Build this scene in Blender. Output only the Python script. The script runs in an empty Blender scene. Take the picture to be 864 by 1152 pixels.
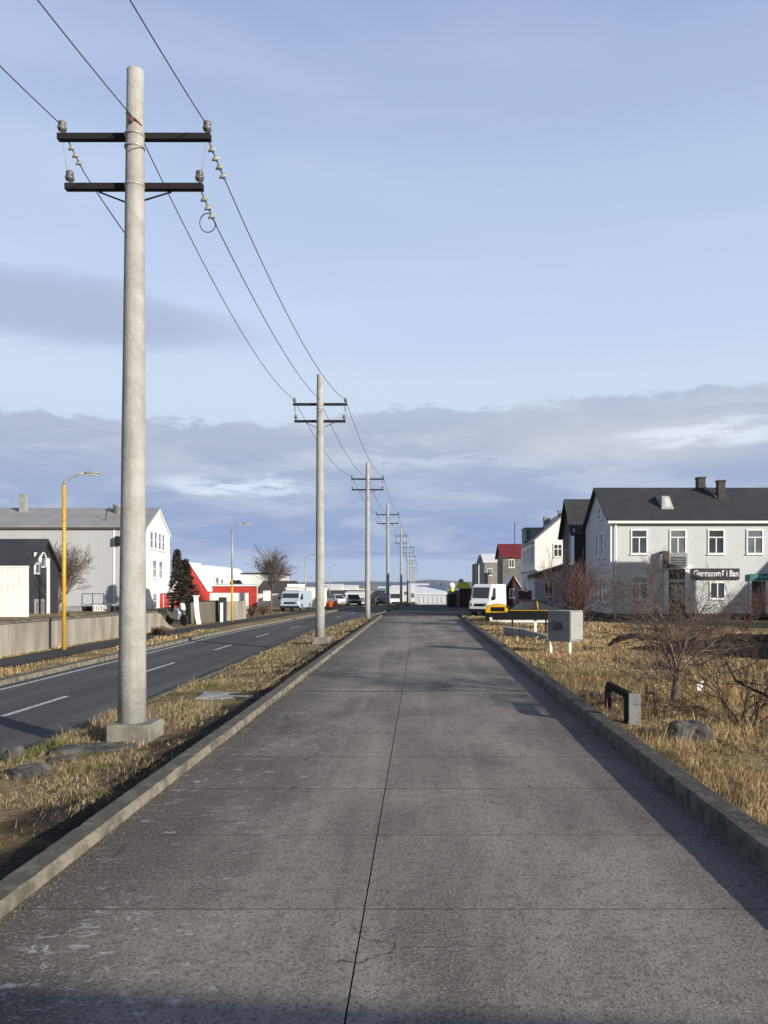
import bpy, math, random
import numpy as np
from math import sin, cos, pi, radians, sqrt
from mathutils import Vector, Matrix, noise as mnoise
random.seed(7); rng = np.random.default_rng(11)
sc = bpy.context.scene
COL = sc.collection
F = 850.0; VX = 473.0; VY = 659.0; EYE = 1.9
def PX(px, d): return (px-VX)/F*d
def PZ(py, d): return EYE-(py-VY)/F*d

# ------------------------------------------------------------------ materials
def new_mat(name):
    m = bpy.data.materials.new(name); m.use_nodes = True
    nt = m.node_tree; nt.nodes.clear()
    out = nt.nodes.new('ShaderNodeOutputMaterial'); b = nt.nodes.new('ShaderNodeBsdfPrincipled')
    nt.links.new(b.outputs[0], out.inputs[0])
    return m, nt, b
class NT:
    """small wrapper for wiring nodes"""
    def __init__(s, nt): s.nt = nt
    def n(s, t, **k):
        q = s.nt.nodes.new(t)
        for a, v in k.items(): setattr(q, a, v)
        return q
    def l(s, a, b): s.nt.links.new(a, b)
    def val(s, x, sock):
        if hasattr(x, 'links'): s.l(x, sock)
        else: sock.default_value = x
    def math(s, op, a, b=0.0, c=None, clamp=False):
        q = s.n('ShaderNodeMath', operation=op, use_clamp=clamp)
        s.val(a, q.inputs[0]); s.val(b, q.inputs[1])
        if c is not None: s.val(c, q.inputs[2])
        return q.outputs[0]
    def mix(s, f, a, b):
        q = s.n('ShaderNodeMix', data_type='RGBA')
        s.val(f, q.inputs[0]); s.val(rgba(a), q.inputs[6]); s.val(rgba(b), q.inputs[7])
        return q.outputs[2]
    def ss(s, x, lo, hi, a=0.0, b=1.0):
        q = s.n('ShaderNodeMapRange', interpolation_type='SMOOTHSTEP')
        s.val(x, q.inputs[0]); q.inputs[1].default_value = lo; q.inputs[2].default_value = hi
        q.inputs[3].default_value = a; q.inputs[4].default_value = b
        return q.outputs[0]
    def noise(s, vec, scale, detail=4, rough=.55, dist=0.0):
        q = s.n('ShaderNodeTexNoise'); s.val(vec, q.inputs['Vector'])
        q.inputs['Scale'].default_value = scale; q.inputs['Detail'].default_value = detail
        q.inputs['Roughness'].default_value = rough; q.inputs['Distortion'].default_value = dist
        return q.outputs[0]
    def scale(s, vec, v):
        q = s.n('ShaderNodeVectorMath', operation='MULTIPLY'); s.l(vec, q.inputs[0]); q.inputs[1].default_value = v
        return q.outputs[0]
    def bump(s, h, strength, dist, bsdf):
        q = s.n('ShaderNodeBump'); q.inputs['Strength'].default_value = strength; q.inputs['Distance'].default_value = dist
        s.l(h, q.inputs['Height']); s.l(q.outputs[0], bsdf.inputs['Normal'])
def rgba(c):
    if hasattr(c, 'links'): return c
    return tuple(c)+(1.0,) if len(c) == 3 else c
def mat(name, c, c2=None, rough=.7, scale=3.0, metal=0.0, bump=0.0, bscale=60, ribs=None, streak=False, island=0.0, spec=.4):
    m, nt, b = new_mat(name); N = NT(nt)
    tc = N.n('ShaderNodeTexCoord').outputs['Object']
    if c2 is None: c2 = tuple(x*.82 for x in c)
    v = N.scale(tc, (1, 1, .18)) if streak else tc
    f = N.ss(N.noise(v, scale, 6, .6), .35, .68)
    col = N.mix(f, c, c2)
    if island:
        g = N.n('ShaderNodeNewGeometry').outputs['Random Per Island']
        hsv = N.n('ShaderNodeHueSaturation'); N.l(col, hsv.inputs['Color'])
        N.l(N.math('MULTIPLY_ADD', g, 2*island, 1-island), hsv.inputs['Value']); col = hsv.outputs[0]
    N.val(rgba(col), b.inputs['Base Color'])
    b.inputs['Roughness'].default_value = rough; b.inputs['Metallic'].default_value = metal
    b.inputs['Specular IOR Level'].default_value = spec
    if ribs:                                           # corrugation: (axis, pitch m, depth m)
        w = N.n('ShaderNodeSeparateXYZ'); N.l(tc, w.inputs[0])
        s_ = N.math('SINE', N.math('MULTIPLY', w.outputs[ribs[0]], 2*pi/ribs[1]))
        N.bump(s_, 1.0, ribs[2], b)
    elif bump: N.bump(N.noise(tc, bscale, 5, .6), bump, .01, b)
    return m
M = {}
M['concrete_pole'] = mat('pole_concrete', (.395,.395,.375), (.30,.295,.27), .85, 4, bump=.8, bscale=30)
def pole_detail():
    m = M['concrete_pole']; nt = m.node_tree; N = NT(nt); b = [q for q in nt.nodes if q.type == 'BSDF_PRINCIPLED'][0]
    src = b.inputs['Base Color'].links[0].from_socket; tc = N.n('ShaderNodeTexCoord').outputs['Object']
    sp = N.ss(N.noise(tc, 24, 4, .7), .60, .70, 0, .6); c = N.mix(sp, src, (.20,.185,.15))
    st = N.ss(N.noise(N.scale(tc, (9,9,.35)), 1.2, 4, .6), .50, .68, 0, .45); c = N.mix(st, c, (.25,.235,.20))
    vo = N.n('ShaderNodeTexVoronoi'); N.l(tc, vo.inputs['Vector']); vo.inputs['Scale'].default_value = 9
    c = N.mix(N.ss(vo.outputs['Distance'], .04, .10, .8, 0), c, (.10,.09,.075)); N.l(c, b.inputs['Base Color'])

M['block'] = mat('block_concrete', (.26,.25,.21), (.15,.145,.12), .9, 4, bump=.7, bscale=25)
M['iron'] = mat('dark_iron', (.018,.018,.022), (.024,.02,.02), .8, 8, spec=.2)
M['rust'] = mat('rusty_iron', (.16,.07,.05), (.09,.05,.04), .8, 10)
M['porcelain'] = mat('porcelain', (.17,.165,.16), (.09,.085,.085), .3, 9)
M['glassins'] = mat('glazed_disc', (.42,.45,.40), (.2,.18,.15), .2, 10)
M['wire'] = mat('wire', (.05,.05,.06), rough=.5)
M['yellow_pole'] = mat('yellow_paint', (.60,.35,.05), (.48,.27,.035), .5, 4)
M['galv'] = mat('galvanised', (.40,.39,.36), (.30,.29,.27), .5, 5, metal=.2)
M['white'] = mat('white_paint', (.80,.80,.77), (.74,.74,.70), .6, 2.5)
M['cream'] = mat('cream_render', (.80,.79,.74), (.76,.75,.70), .8, 1.5, bump=.2)
M['whitewall'] = mat('white_wall', (.80,.80,.76), (.75,.75,.71), .75, 1.2, ribs=(0,.25,.003))
M['house_grey'] = mat('pale_grey_cladding', (.54,.56,.56), (.49,.51,.515), .75, .8, ribs=(0,.11,.0015))
M['bluegrey'] = mat('blue_grey_wall', (.55,.57,.60), (.48,.50,.53), .75, 1.0, streak=True)
M['steel_grey'] = mat('grey_corrugated_wall', (.46,.475,.48), (.42,.435,.44), .6, .25, ribs=(0,.33,.002), streak=True)
M['roof_light'] = mat('light_grey_roof', (.32,.315,.30), (.26,.255,.245), .55, .5, streak=True)
M['slate'] = mat('black_roof', (.034,.036,.041), (.050,.050,.053), .75, 1.1, bump=.4, bscale=14)
M['black_wall'] = mat('black_cladding', (.030,.030,.034), (.042,.041,.044), .7, 1.5, ribs=(0,.15,.006))
M['plinth'] = mat('black_plinth', (.020,.020,.022), rough=.9)
M['red_roof'] = mat('red_roof', (.20,.022,.022), (.15,.02,.02), .6, 2)
M['red_wall'] = mat('red_wall', (.46,.045,.030), (.36,.035,.026), .7, 1.2, ribs=(1,.3,.008))
M['red_door'] = mat('red_door', (.55,.02,.015), rough=.4)
M['maroon'] = mat('maroon_wall', (.085,.018,.014), (.06,.015,.012), .8, 2)
M['beige'] = mat('beige_grey_wall', (.28,.27,.23), (.22,.21,.18), .8, 1.5)
M['taupe'] = mat('taupe_wall', (.17,.16,.145), (.13,.125,.11), .8, 1.5)
M['brown'] = mat('brown_boards', (.045,.030,.024), (.065,.042,.032), .8, 2.5)
M['olive'] = mat('olive_panel', (.125,.12,.09), (.095,.09,.07), .85, 1.5, streak=True)
M['snow_roof'] = mat('white_roof', (.78,.79,.80), (.70,.71,.73), .6, 1)
M['retaining'] = mat('weathered_concrete', (.34,.31,.25), (.20,.185,.15), .9, 1.6, bump=.6, bscale=12, streak=True)
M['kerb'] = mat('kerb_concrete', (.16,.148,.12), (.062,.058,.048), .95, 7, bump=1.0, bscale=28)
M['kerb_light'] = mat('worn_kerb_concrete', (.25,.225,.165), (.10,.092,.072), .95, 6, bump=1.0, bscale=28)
M['slabc'] = mat('pale_slab', (.36,.355,.33), (.25,.245,.225), .85, 4, bump=.5)
M['rock'] = mat('lava_rock', (.12,.115,.10), (.045,.043,.04), .9, 5, bump=1.0, bscale=18)
M['wood'] = mat('old_wood', (.13,.10,.07), (.07,.055,.04), .85, 12, streak=True)
M['bark'] = mat('bark', (.17,.13,.105), (.10,.075,.06), .85, 9, bump=.6)
M['redbark'] = mat('red_bark', (.15,.085,.070), (.085,.05,.042), .8, 9)
M['darkbark'] = mat('dark_bark', (.060,.042,.034), (.035,.026,.022), .85, 9)
M['needles'] = mat('conifer_needles', (.040,.042,.028), (.055,.036,.024), .8, 3, island=.35)
M['shrub'] = mat('dry_shrub', (.16,.10,.065), (.09,.06,.042), .85, 3, island=.35)
M['leafgreen'] = mat('green_leaves', (.075,.11,.03), (.05,.08,.02), .7, 4, island=.3)
M['black_paint'] = mat('black_paint', (.010,.010,.011), rough=.8, spec=.15)
M['granite'] = mat('grey_stone', (.21,.215,.215), (.155,.16,.16), .8, 9, bump=.4)
M['graybox'] = mat('grey_cabinet', (.20,.215,.225), (.17,.18,.19), .6, 3)
M['lightbox'] = mat('pale_cabinet_side', (.34,.34,.32), (.29,.29,.275), .6, 3)  # cabinet grey made paler; sunlight on the side put into the colour
M['glass'] = mat('dark_glass', (.035,.04,.05), (.055,.06,.07), .08, 1.5, spec=.8)
M['glass_mid'] = mat('curtained_glass', (.17,.18,.20), (.10,.11,.125), .12, 1.2, spec=.8)
M['tyre'] = mat('rubber', (.02,.02,.02), rough=.85)
M['rim'] = mat('alloy', (.55,.55,.56), rough=.35, metal=.6)
M['van_white'] = mat('white_car_paint', (.78,.79,.80), (.74,.75,.76), .3, 1)
M['van_blue'] = mat('pale_blue_car_paint', (.42,.50,.58), (.38,.45,.53), .3, 1)
M['car_yellow'] = mat('yellow_car_paint', (.70,.40,.01), (.62,.34,.01), .3, 1)
M['car_black'] = mat('black_car_paint', (.010,.010,.012), rough=.5, spec=.2)
M['car_dark'] = mat('dark_car_paint', (.03,.035,.05), rough=.25)
M['orange'] = mat('orange_plastic', (.55,.10,.02), rough=.5)
M['teal'] = mat('teal_sign', (.01,.17,.15), rough=.5)
M['signblack'] = mat('black_sign', (.008,.008,.010), rough=.5)
M['letters'] = mat('white_letters', (.8,.8,.8), rough=.5)
M['ink'] = mat('spray_paint', (.06,.06,.065), rough=.6)
M['limeg'] = mat('yellow_green_canopy', (.66,.66,.04), (.55,.58,.04), .6, 3)
M['lens'] = mat('clear_lens', (.6,.62,.64), rough=.15)
M['tarp'] = mat('black_timber', (.010,.009,.009), (.016,.014,.013), 1.0, 6, spec=.03)
M['far_white'] = mat('far_white_wall', (.62,.62,.60), (.54,.54,.52), .8, .3)
M['far_grey'] = mat('far_grey_wall', (.24,.245,.25), (.19,.195,.20), .8, .3)
M['far_brown'] = mat('far_brown_roof', (.085,.065,.052), (.06,.05,.04), .8, .3)
M['signpaint'] = M['white']

pole_detail()
# dry grass blades
def grass_mat(name, a, b, c, g, th=.60):
    m, nt, bs = new_mat(name); N = NT(nt)
    tc = N.n('ShaderNodeTexCoord').outputs['Object']
    rnd = N.n('ShaderNodeNewGeometry').outputs['Random Per Island']
    cr = N.n('ShaderNodeValToRGB'); N.l(rnd, cr.inputs[0])
    e = cr.color_ramp.elements; e[0].color = rgba(a); e[1].color = rgba(c)
    e2 = e.new(.5); e2.color = rgba(b)
    f = N.ss(N.noise(tc, .9, 3, .6), th, th+.10)
    col = N.mix(N.math('MULTIPLY', f, .8), cr.outputs[0], g)
    f2 = N.ss(N.noise(N.scale(tc, (1,1.3,1)), 1.7, 4, .7), .49, .62)
    col = N.mix(N.math('MULTIPLY', f2, .5), col, (.135,.085,.055))
    N.l(col, bs.inputs['Base Color']); bs.inputs['Roughness'].default_value = .75
    bs.inputs['Specular IOR Level'].default_value = .2
    return m
M['grass'] = grass_mat('dry_grass', (.84,.64,.35), (.62,.44,.21), (.20,.13,.065), (.24,.19,.06))
M['grass_left'] = grass_mat('mossy_dry_grass', (.66,.53,.33), (.44,.34,.19), (.15,.10,.055), (.15,.19,.035), .53)

def path_material():
    m, nt, b = new_mat('worn_path_concrete'); N = NT(nt)
    tc = N.n('ShaderNodeTexCoord').outputs['Object']
    sp = N.n('ShaderNodeSeparateXYZ'); N.l(tc, sp.inputs[0]); x, y = sp.outputs[0], sp.outputs[1]
    big = N.noise(N.scale(tc, (1,.45,1)), .75, 5, .6, .4)
    col = N.mix(N.ss(big, .34, .66), (.305,.268,.224), (.142,.121,.100))
    lanes = N.noise(N.scale(tc, (2.2,.10,1)), 1.0, 3, .6, .3)                     # wear that runs with the traffic
    col = N.mix(N.ss(lanes, .44, .66, 0, .42), col, (.37,.328,.275))
    warp = N.math('MULTIPLY_ADD', N.noise(tc, .9, 4, .6), 1.6, -.8)
    ax = N.math('ADD', x, warp)
    edgeL = N.ss(ax, -2.2, -.9, 1, 0); edgeR = N.ss(ax, 1.1, 2.2, 0, 1)
    edge = N.math('ADD', edgeL, N.math('MULTIPLY', edgeR, .6), clamp=True)
    col = N.mix(N.math('MULTIPLY', edge, .72), col, (.068,.055,.043))              # damp dirt along the kerbs
    agg = N.noise(tc, 55, 3, .7)
    col = N.mix(N.ss(agg, .50, .64, 0, .60), col, (.42,.38,.33))
    agg2 = N.noise(N.scale(tc, (1,.75,1)), 42, 5, .8)
    col = N.mix(N.ss(agg2, .50, .63, 0, .75), col, (.045,.040,.036))
    mid = N.noise(tc, 9, 4, .7)
    col = N.mix(N.ss(mid, .48, .68, 0, .40), col, (.075,.067,.058))
    vor = N.n('ShaderNodeTexVoronoi'); N.l(N.scale(tc, (1,2.2,1)), vor.inputs['Vector']); vor.inputs['Scale'].default_value = 2.6
    vd = N.math('ADD', vor.outputs['Distance'], N.math('MULTIPLY_ADD', N.noise(tc, 16, 4, .8), .55, -.27))
    spot = N.ss(vd, .05, .15, 1, 0)
    gate = N.ss(N.noise(tc, 1.1, 2, .5), .42, .54)
    gx = N.ss(ax, -1.1, -.4, 1, .10)
    sc_ = N.noise(N.scale(tc, (1.0,1.9,1)), 6.5, 6, .78, 1.2)
    scr = N.math('MULTIPLY', N.ss(sc_, .56, .64), N.math('MULTIPLY', N.ss(ax, -1.3, -.6, .95, .10), N.ss(N.noise(tc, .9, 3, .6), .40, .52)))
    m_ = N.math('MAXIMUM', N.math('MULTIPLY', N.math('MULTIPLY', spot, gate), gx), scr, clamp=True)
    col = N.mix(N.math('MULTIPLY', m_, .8), col, (.50,.48,.44))                    # lime and bird marks
    vor2 = N.n('ShaderNodeTexVoronoi'); N.l(tc, vor2.inputs['Vector']); vor2.inputs['Scale'].default_value = 1.3
    col = N.mix(N.ss(N.math('ADD', vor2.outputs['Distance'], N.math('MULTIPLY_ADD', N.noise(tc, 20, 3, .7), .12, -.06)), .018, .04, .75, 0), col, (.02,.02,.018))
    wpv = N.n('ShaderNodeVectorMath', operation='ADD'); N.l(tc, wpv.inputs[0]); nn = N.n('ShaderNodeTexNoise'); N.l(tc, nn.inputs['Vector']); nn.inputs['Scale'].default_value = 2.2; nn.inputs['Detail'].default_value = 6
    sc3 = N.n('ShaderNodeVectorMath', operation='SCALE'); N.l(nn.outputs['Color'], sc3.inputs[0]); sc3.inputs['Scale'].default_value = .55; N.l(sc3.outputs[0], wpv.inputs[1])
    vc = N.n('ShaderNodeTexVoronoi', feature='DISTANCE_TO_EDGE'); N.l(wpv.outputs[0], vc.inputs['Vector']); vc.inputs['Scale'].default_value = .42
    crack = N.math('MULTIPLY', N.ss(vc.outputs['Distance'], .0008, .0028, 1, 0), N.ss(N.noise(tc, .45, 2, .5), .50, .56))
    col = N.mix(N.math('MULTIPLY', crack, .8), col, (.03,.027,.024))
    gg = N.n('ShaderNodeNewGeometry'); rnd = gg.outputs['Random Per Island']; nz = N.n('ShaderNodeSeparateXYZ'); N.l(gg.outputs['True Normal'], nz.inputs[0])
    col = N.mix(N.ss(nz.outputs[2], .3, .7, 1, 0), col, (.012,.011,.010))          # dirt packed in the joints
    hsv = N.n('ShaderNodeHueSaturation'); N.l(col, hsv.inputs['Color']); N.l(N.math('MULTIPLY_ADD', rnd, .16, 1.0), hsv.inputs['Value'])
    N.l(hsv.outputs[0], b.inputs['Base Color']); b.inputs['Roughness'].default_value = .88
    b.inputs['Specular IOR Level'].default_value = .25
    h = N.math('ADD', N.noise(tc, 70, 4, .7), N.math('MULTIPLY', N.noise(tc, 12, 3, .6), .8))
    N.bump(h, .9, .007, b)
    return m
def asphalt_material(name, c, c2):
    m, nt, b = new_mat(name); N = NT(nt)
    tc = N.n('ShaderNodeTexCoord').outputs['Object']
    tr = N.noise(N.scale(tc, (1.6,.05,1)), 1.0, 3, .6, .2)
    col = N.mix(N.ss(tr, .38, .64), c, c2)
    col = N.mix(N.ss(N.noise(tc, .35, 5, .6), .45, .7, 0, .5), col, tuple(v*.75 for v in c))
    col = N.mix(N.ss(N.noise(tc, 60, 2, .7), .52, .7, 0, .5), col, (.15,.15,.15))
    N.l(col, b.inputs['Base Color']); b.inputs['Roughness'].default_value = .92
    b.inputs['Specular IOR Level'].default_value = .15
    N.bump(N.noise(tc, 80, 3, .7), .6, .006, b)
    return m
def ground_material():
    m, nt, b = new_mat('dry_ground'); N = NT(nt)
    tc = N.n('ShaderNodeTexCoord').outputs['Object']
    sp = N.n('ShaderNodeSeparateXYZ'); N.l(tc, sp.inputs[0]); x, y = sp.outputs[0], sp.outputs[1]
    straw = N.mix(N.ss(N.noise(tc, 14, 6, .7), .35, .65), (.44,.33,.18), (.16,.112,.06))
    straw = N.mix(N.ss(N.noise(N.scale(tc, (.5,1.4,1)), .7, 5, .65), .46, .62), straw, (.22,.165,.065))
    straw = N.mix(N.ss(N.noise(N.scale(tc, (.4,1.2,1)), 1.3, 5, .7), .56, .68, 0, .8), straw, (.085,.062,.035))
    moss = N.noise(tc, .8, 5, .7)
    straw = N.mix(N.ss(moss, .53, .62, 0, .8), straw, (.11,.125,.028))
    soil = N.mix(N.ss(N.noise(tc, 26, 5, .75), .42, .62), (.026,.021,.017), (.085,.068,.05))
    # trodden soil beside the left kerb
    w = N.math('ADD', x, N.math('MULTIPLY_ADD', N.noise(tc, 1.3, 4, .6), 1.5, -.75))
    f = N.math('MULTIPLY', N.ss(w, -3.5, -3.0), N.ss(x, -2.3, -2.2, 1, 0))
    col = N.mix(f, straw, soil)
    # far land
    far = N.ss(y, 150, 420)
    farc = N.mix(N.ss(N.noise(tc, .02, 5, .6), .4, .6), (.10,.078,.05), (.16,.14,.11))
    col = N.mix(far, col, farc)
    N.l(col, b.inputs['Base Color']); b.inputs['Roughness'].default_value = .95
    b.inputs['Specular IOR Level'].default_value = .1
    N.bump(N.noise(tc, 22, 5, .7), 1.0, .04, b)
    return m
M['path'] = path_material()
M['road'] = asphalt_material('road_asphalt', (.088,.086,.083), (.120,.117,.112))
M['apron'] = asphalt_material('yard_asphalt', (.055,.054,.055), (.072,.070,.069))
M['ground'] = ground_material()
def mossy_top(m, c):
    nt = m.node_tree; N = NT(nt); b = [q for q in nt.nodes if q.type == 'BSDF_PRINCIPLED'][0]
    src = b.inputs['Base Color'].links[0].from_socket; g = N.n('ShaderNodeNewGeometry'); sp = N.n('ShaderNodeSeparateXYZ'); N.l(g.outputs['True Normal'], sp.inputs[0])
    tc = N.n('ShaderNodeTexCoord').outputs['Object']
    f = N.math('MULTIPLY', N.ss(sp.outputs[2], .8, .95), N.ss(N.noise(tc, 7, 6, .75), .38, .58, .35, 1.0))
    N.l(N.mix(f, src, c), b.inputs['Base Color'])
mossy_top(M['kerb_light'], (.095,.088,.068)); mossy_top(M['kerb'], (.065,.062,.052))
def paint_material():
    m, nt, b = new_mat('worn_road_paint'); N = NT(nt)
    tc = N.n('ShaderNodeTexCoord').outputs['Object']
    col = N.mix(N.ss(N.noise(tc, 14, 4, .7), .46, .62), (.62,.62,.60), (.16,.16,.165))
    N.l(col, b.inputs['Base Color']); b.inputs['Roughness'].default_value = .7
    return m
M['roadpaint'] = paint_material()

# ------------------------------------------------------------------ mesh builder
class MB:
    def __init__(s): s.v = []; s.f = []; s.smooth = []
    def add(s, vs, fs, sm=False):
        o = len(s.v); s.v.extend([tuple(q) for q in vs]); s.f.extend([tuple(i+o for i in f) for f in fs]); s.smooth.extend([sm]*len(fs)); return s
    def hexa(s, b4, t4):
        return s.add(list(b4)+list(t4), [(3,2,1,0),(4,5,6,7),(0,1,5,4),(1,2,6,5),(2,3,7,6),(3,0,4,7)])
    def box(s, x0, x1, y0, y1, z0, z1):
        return s.hexa([(x0,y0,z0),(x1,y0,z0),(x1,y1,z0),(x0,y1,z0)], [(x0,y0,z1),(x1,y0,z1),(x1,y1,z1),(x0,y1,z1)])
    def bbox(s, x0, x1, y0, y1, z0, z1, c=.01):
        """box with chamfered upright edges and top"""
        P = [(x0+c,y0),(x1-c,y0),(x1,y0+c),(x1,y1-c),(x1-c,y1),(x0+c,y1),(x0,y1-c),(x0,y0+c)]
        cx, cy = (x0+x1)/2, (y0+y1)/2
        def ins(p): return (p[0]+math.copysign(min(c,abs(cx-p[0])), cx-p[0]), p[1]+math.copysign(min(c,abs(cy-p[1])), cy-p[1]))
        vs = [(p[0],p[1],z0) for p in P]+[(p[0],p[1],z1-c) for p in P]+[(*ins(p),z1) for p in P]
        fs = [tuple(range(7,-1,-1)), tuple(range(16,24))]
        for k in (0,8):
            for i in range(8): fs.append((k+i,k+(i+1)%8,k+8+(i+1)%8,k+8+i))
        return s.add(vs, fs)
    def tube(s, pts, rad, n=8, cap=True, sm=True):
        pts = [Vector(p) for p in pts]
        if not hasattr(rad, '__len__'): rad = [rad]*len(pts)
        vs = []; fs = []; up = None
        for i, p in enumerate(pts):
            t = (pts[min(i+1,len(pts)-1)]-pts[max(i-1,0)]).normalized()
            if up is None:
                up = Vector((0,0,1)) if abs(t.z) < .9 else Vector((1,0,0))
            a = t.cross(up); 
            if a.length < 1e-5: a = t.cross(Vector((0,1,0)))
            a.normalize(); b = a.cross(t).normalized(); up = b
            for k in range(n):
                an = 2*pi*k/n; vs.append(p+(a*cos(an)+b*sin(an))*rad[i])
        for i in range(len(pts)-1):
            for k in range(n): fs.append((i*n+k, i*n+(k+1)%n, (i+1)*n+(k+1)%n, (i+1)*n+k))
        s.add(vs, fs, sm)
        if cap:
            s.f.append(tuple(len(s.v)-len(vs)+k for k in range(n-1,-1,-1))); s.smooth.append(False)
            s.f.append(tuple(len(s.v)-n+k for k in range(n))); s.smooth.append(False)
        return s
    def lathe(s, prof, origin, axis=(0,0,1), n=14):
        """prof: (radius, height along axis)"""
        o = Vector(origin); ax = Vector(axis).normalized()
        a = ax.cross(Vector((0,0,1)) if abs(ax.z) < .9 else Vector((1,0,0))).normalized(); b = ax.cross(a)
        vs = []; fs = []
        for r, h in prof:
            for k in range(n):
                an = 2*pi*k/n; vs.append(o+ax*h+(a*cos(an)+b*sin(an))*max(r,1e-4))
        for i in range(len(prof)-1):
            for k in range(n): fs.append((i*n+k, i*n+(k+1)%n, (i+1)*n+(k+1)%n, (i+1)*n+k))
        fs.append(tuple(range(n-1,-1,-1))); fs.append(tuple((len(prof)-1)*n+k for k in range(n)))
        return s.add(vs, fs, True)
    def build(s, name, m, parent=None, world=True):
        me = bpy.data.meshes.new(name)
        off = Vector((0,0,0))
        if parent is not None and world:
            q = parent
            while q is not None: off = off+Vector(q.location); q = q.parent
        me.from_pydata([(x-off.x, y-off.y, z-off.z) for x, y, z in s.v], [], s.f); me.update()
        if any(s.smooth):
            me.polygons.foreach_set('use_smooth', s.smooth)
        me.materials.append(m)
        o = bpy.data.objects.new(name, me); COL.objects.link(o)
        if parent is not None: o.parent = parent
        return o
def tag(o, label=None, cat=None, group=None, kind=None):
    if label: o['label'] = label
    if cat: o['category'] = cat
    if group: o['group'] = group
    if kind: o['kind'] = kind
    return o
def thing(name, label, cat, loc, rz=0, group=None):
    o = bpy.data.objects.new(name, None); COL.objects.link(o); o.empty_display_size = .3
    o.location = loc; o.rotation_euler = (0,0,rz)
    return tag(o, label, cat, group)

# ------------------------------------------------------------------ terrain
def sm(a, b, x):
    t = min(1, max(0, (x-a)/(b-a))); return t*t*(3-2*t)
def curve(y): return float(np.interp(y, [0,34,40.7,50,59.8,70,79.7,100,150,400], [0,0,.42,1.1,1.86,2.35,2.75,3.9,6,12]))
def xr(y): return -5.0+curve(y)
def xl(y): return -9.45+curve(y)*float(np.interp(y, [0,60,80,100,400],[.9,.85,1.12,1.1,1]))
def fall(y): return -float(np.interp(y, [0,80,140,300,500,1200,1300,6000],[0,0,1.0,3.6,5.4,6.0,12,30]))
def surf(x, y):
    c = curve(y)
    if x > 2.4: z = .03-.40*sm(3.0, 13, x)
    elif x > -2.5: z = -.03
    else:
        u = x-c
        e = -5.15
        if u > e:
            t = min(1, max(0, (-2.5-x)/max(.3, (-2.5-(e+c)))))
            z = -.03-.15*t
        elif u > -9.7: z = -.35
        elif u > -12.75: z = -.24
        else: z = .5-.75*sm(35.5, 37.5, y) if x > -17.4 else (.5 if y < 38 else .5-.85*sm(38, 46, y))
    if y > 50: z = z*(1-sm(50,75,y)) + (-.30)*sm(50,75,y) if not (-9.7 < x-c < -5.15) else z
    return z+fall(y)
def build_ground():
    xs = [-6000,-2500,-900,-400,-200,-120,-80,-60,-45,-35,-28,-22,-18,-17.3,-15.5,-13.6,-12.85,-12.66,-12.0,-11.2,-10.4,-9.8,-9.6,-9.3,-7,-5.3,-5.14]
    xs += list(np.linspace(-5.0,-2.62,22))+[-2.5,-2.3,-1,0,1,2.2,2.42,2.5]
    xs += list(np.linspace(2.62,7,34))+list(np.linspace(7.25,14,22))+[15,17,20,25,32,40,60,90,140,220,400,900,2500,6000]
    ys = [-60,-30,-12,-5,0]+list(np.arange(1,14,.17))+list(np.arange(14,30,.35))+list(np.arange(30,60,.8))+list(np.arange(60,100,3))+[105,115,130,150,180,220,300,400,550,800,1150,1250,1400]
    vs = []; nx = len(xs)
    for y in ys:
        c = curve(y); xe = float(np.interp(y,[0,47.5,60,400],[-2.6,-2.6,12,40]))
        for x in xs:
            w = 1.0 if x <= -5 else max(0, (xe-x)/(xe+5))
            if x < -13: w *= max(0, min(1, 1-(-13-x)/30))
            X = x+c*w
            z = surf(X, y)
            under = (xl(y)-.1 < X < xr(y)+.12) or (-2.45 < X < 2.45 and y < 47.5) or (47.3 < y < 118 and xr(y) < X < (12 if y < 66 else 7))
            if under: z -= .10
            elif (2.5 < X < 14 or -5 < X < -2.6) and y < 45:
                z += .045*mnoise.noise(Vector((X*1.3,y*1.3,0)))+.02*mnoise.noise(Vector((X*4,y*4,3)))
            vs.append((X,y,z))
    fs = [(j*nx+i, j*nx+i+1, (j+1)*nx+i+1, (j+1)*nx+i) for j in range(len(ys)-1) for i in range(nx-1)]
    g = MB().add(vs, fs, True).build('ground', M['ground']); tag(g, kind='structure')
build_ground()
def strip(name, fl, fr, y0, y1, zf, m, step=1.0, kind='structure'):
    ys = list(np.arange(y0, y1, step))+[y1]; vs = []; fs = []
    for y in ys: vs += [(fl(y),y,zf(fl(y),y)),(fr(y),y,zf(fr(y),y))]
    for j in range(len(ys)-1): fs.append((2*j,2*j+1,2*j+3,2*j+2))
    return tag(MB().add(vs, fs).build(name, m), kind=kind)
road = strip('road', xl, xr, -40, 190, lambda x,y: -.35+fall(y), M['road'], 2)
ZR = lambda x,y: -.346+fall(y)
# markings
mk = MB()
def quad(mb, x0f, x1f, y0, y1, zf, n=3):
    for i in range(n):
        a = y0+(y1-y0)*i/n; b = y0+(y1-y0)*(i+1)/n
        mb.add([(x0f(a),a,zf(0,a)),(x1f(a),a,zf(0,a)),(x1f(b),b,zf(0,b)),(x0f(b),b,zf(0,b))], [(0,1,2,3)])
y = -7.1
while y < 60:
    quad(mk, lambda t: -7.26+curve(t)*.9, lambda t: -7.14+curve(t)*.9, y, y+2.4, ZR); y += 6.7
tag(mk.build('centre_line', M['roadpaint']), kind='structure')
mk = MB(); quad(mk, lambda t: xl(t)+.30, lambda t: xl(t)+.42, -10, 60, ZR, 50)
tag(mk.build('edge_line', M['roadpaint']), kind='structure')
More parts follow.
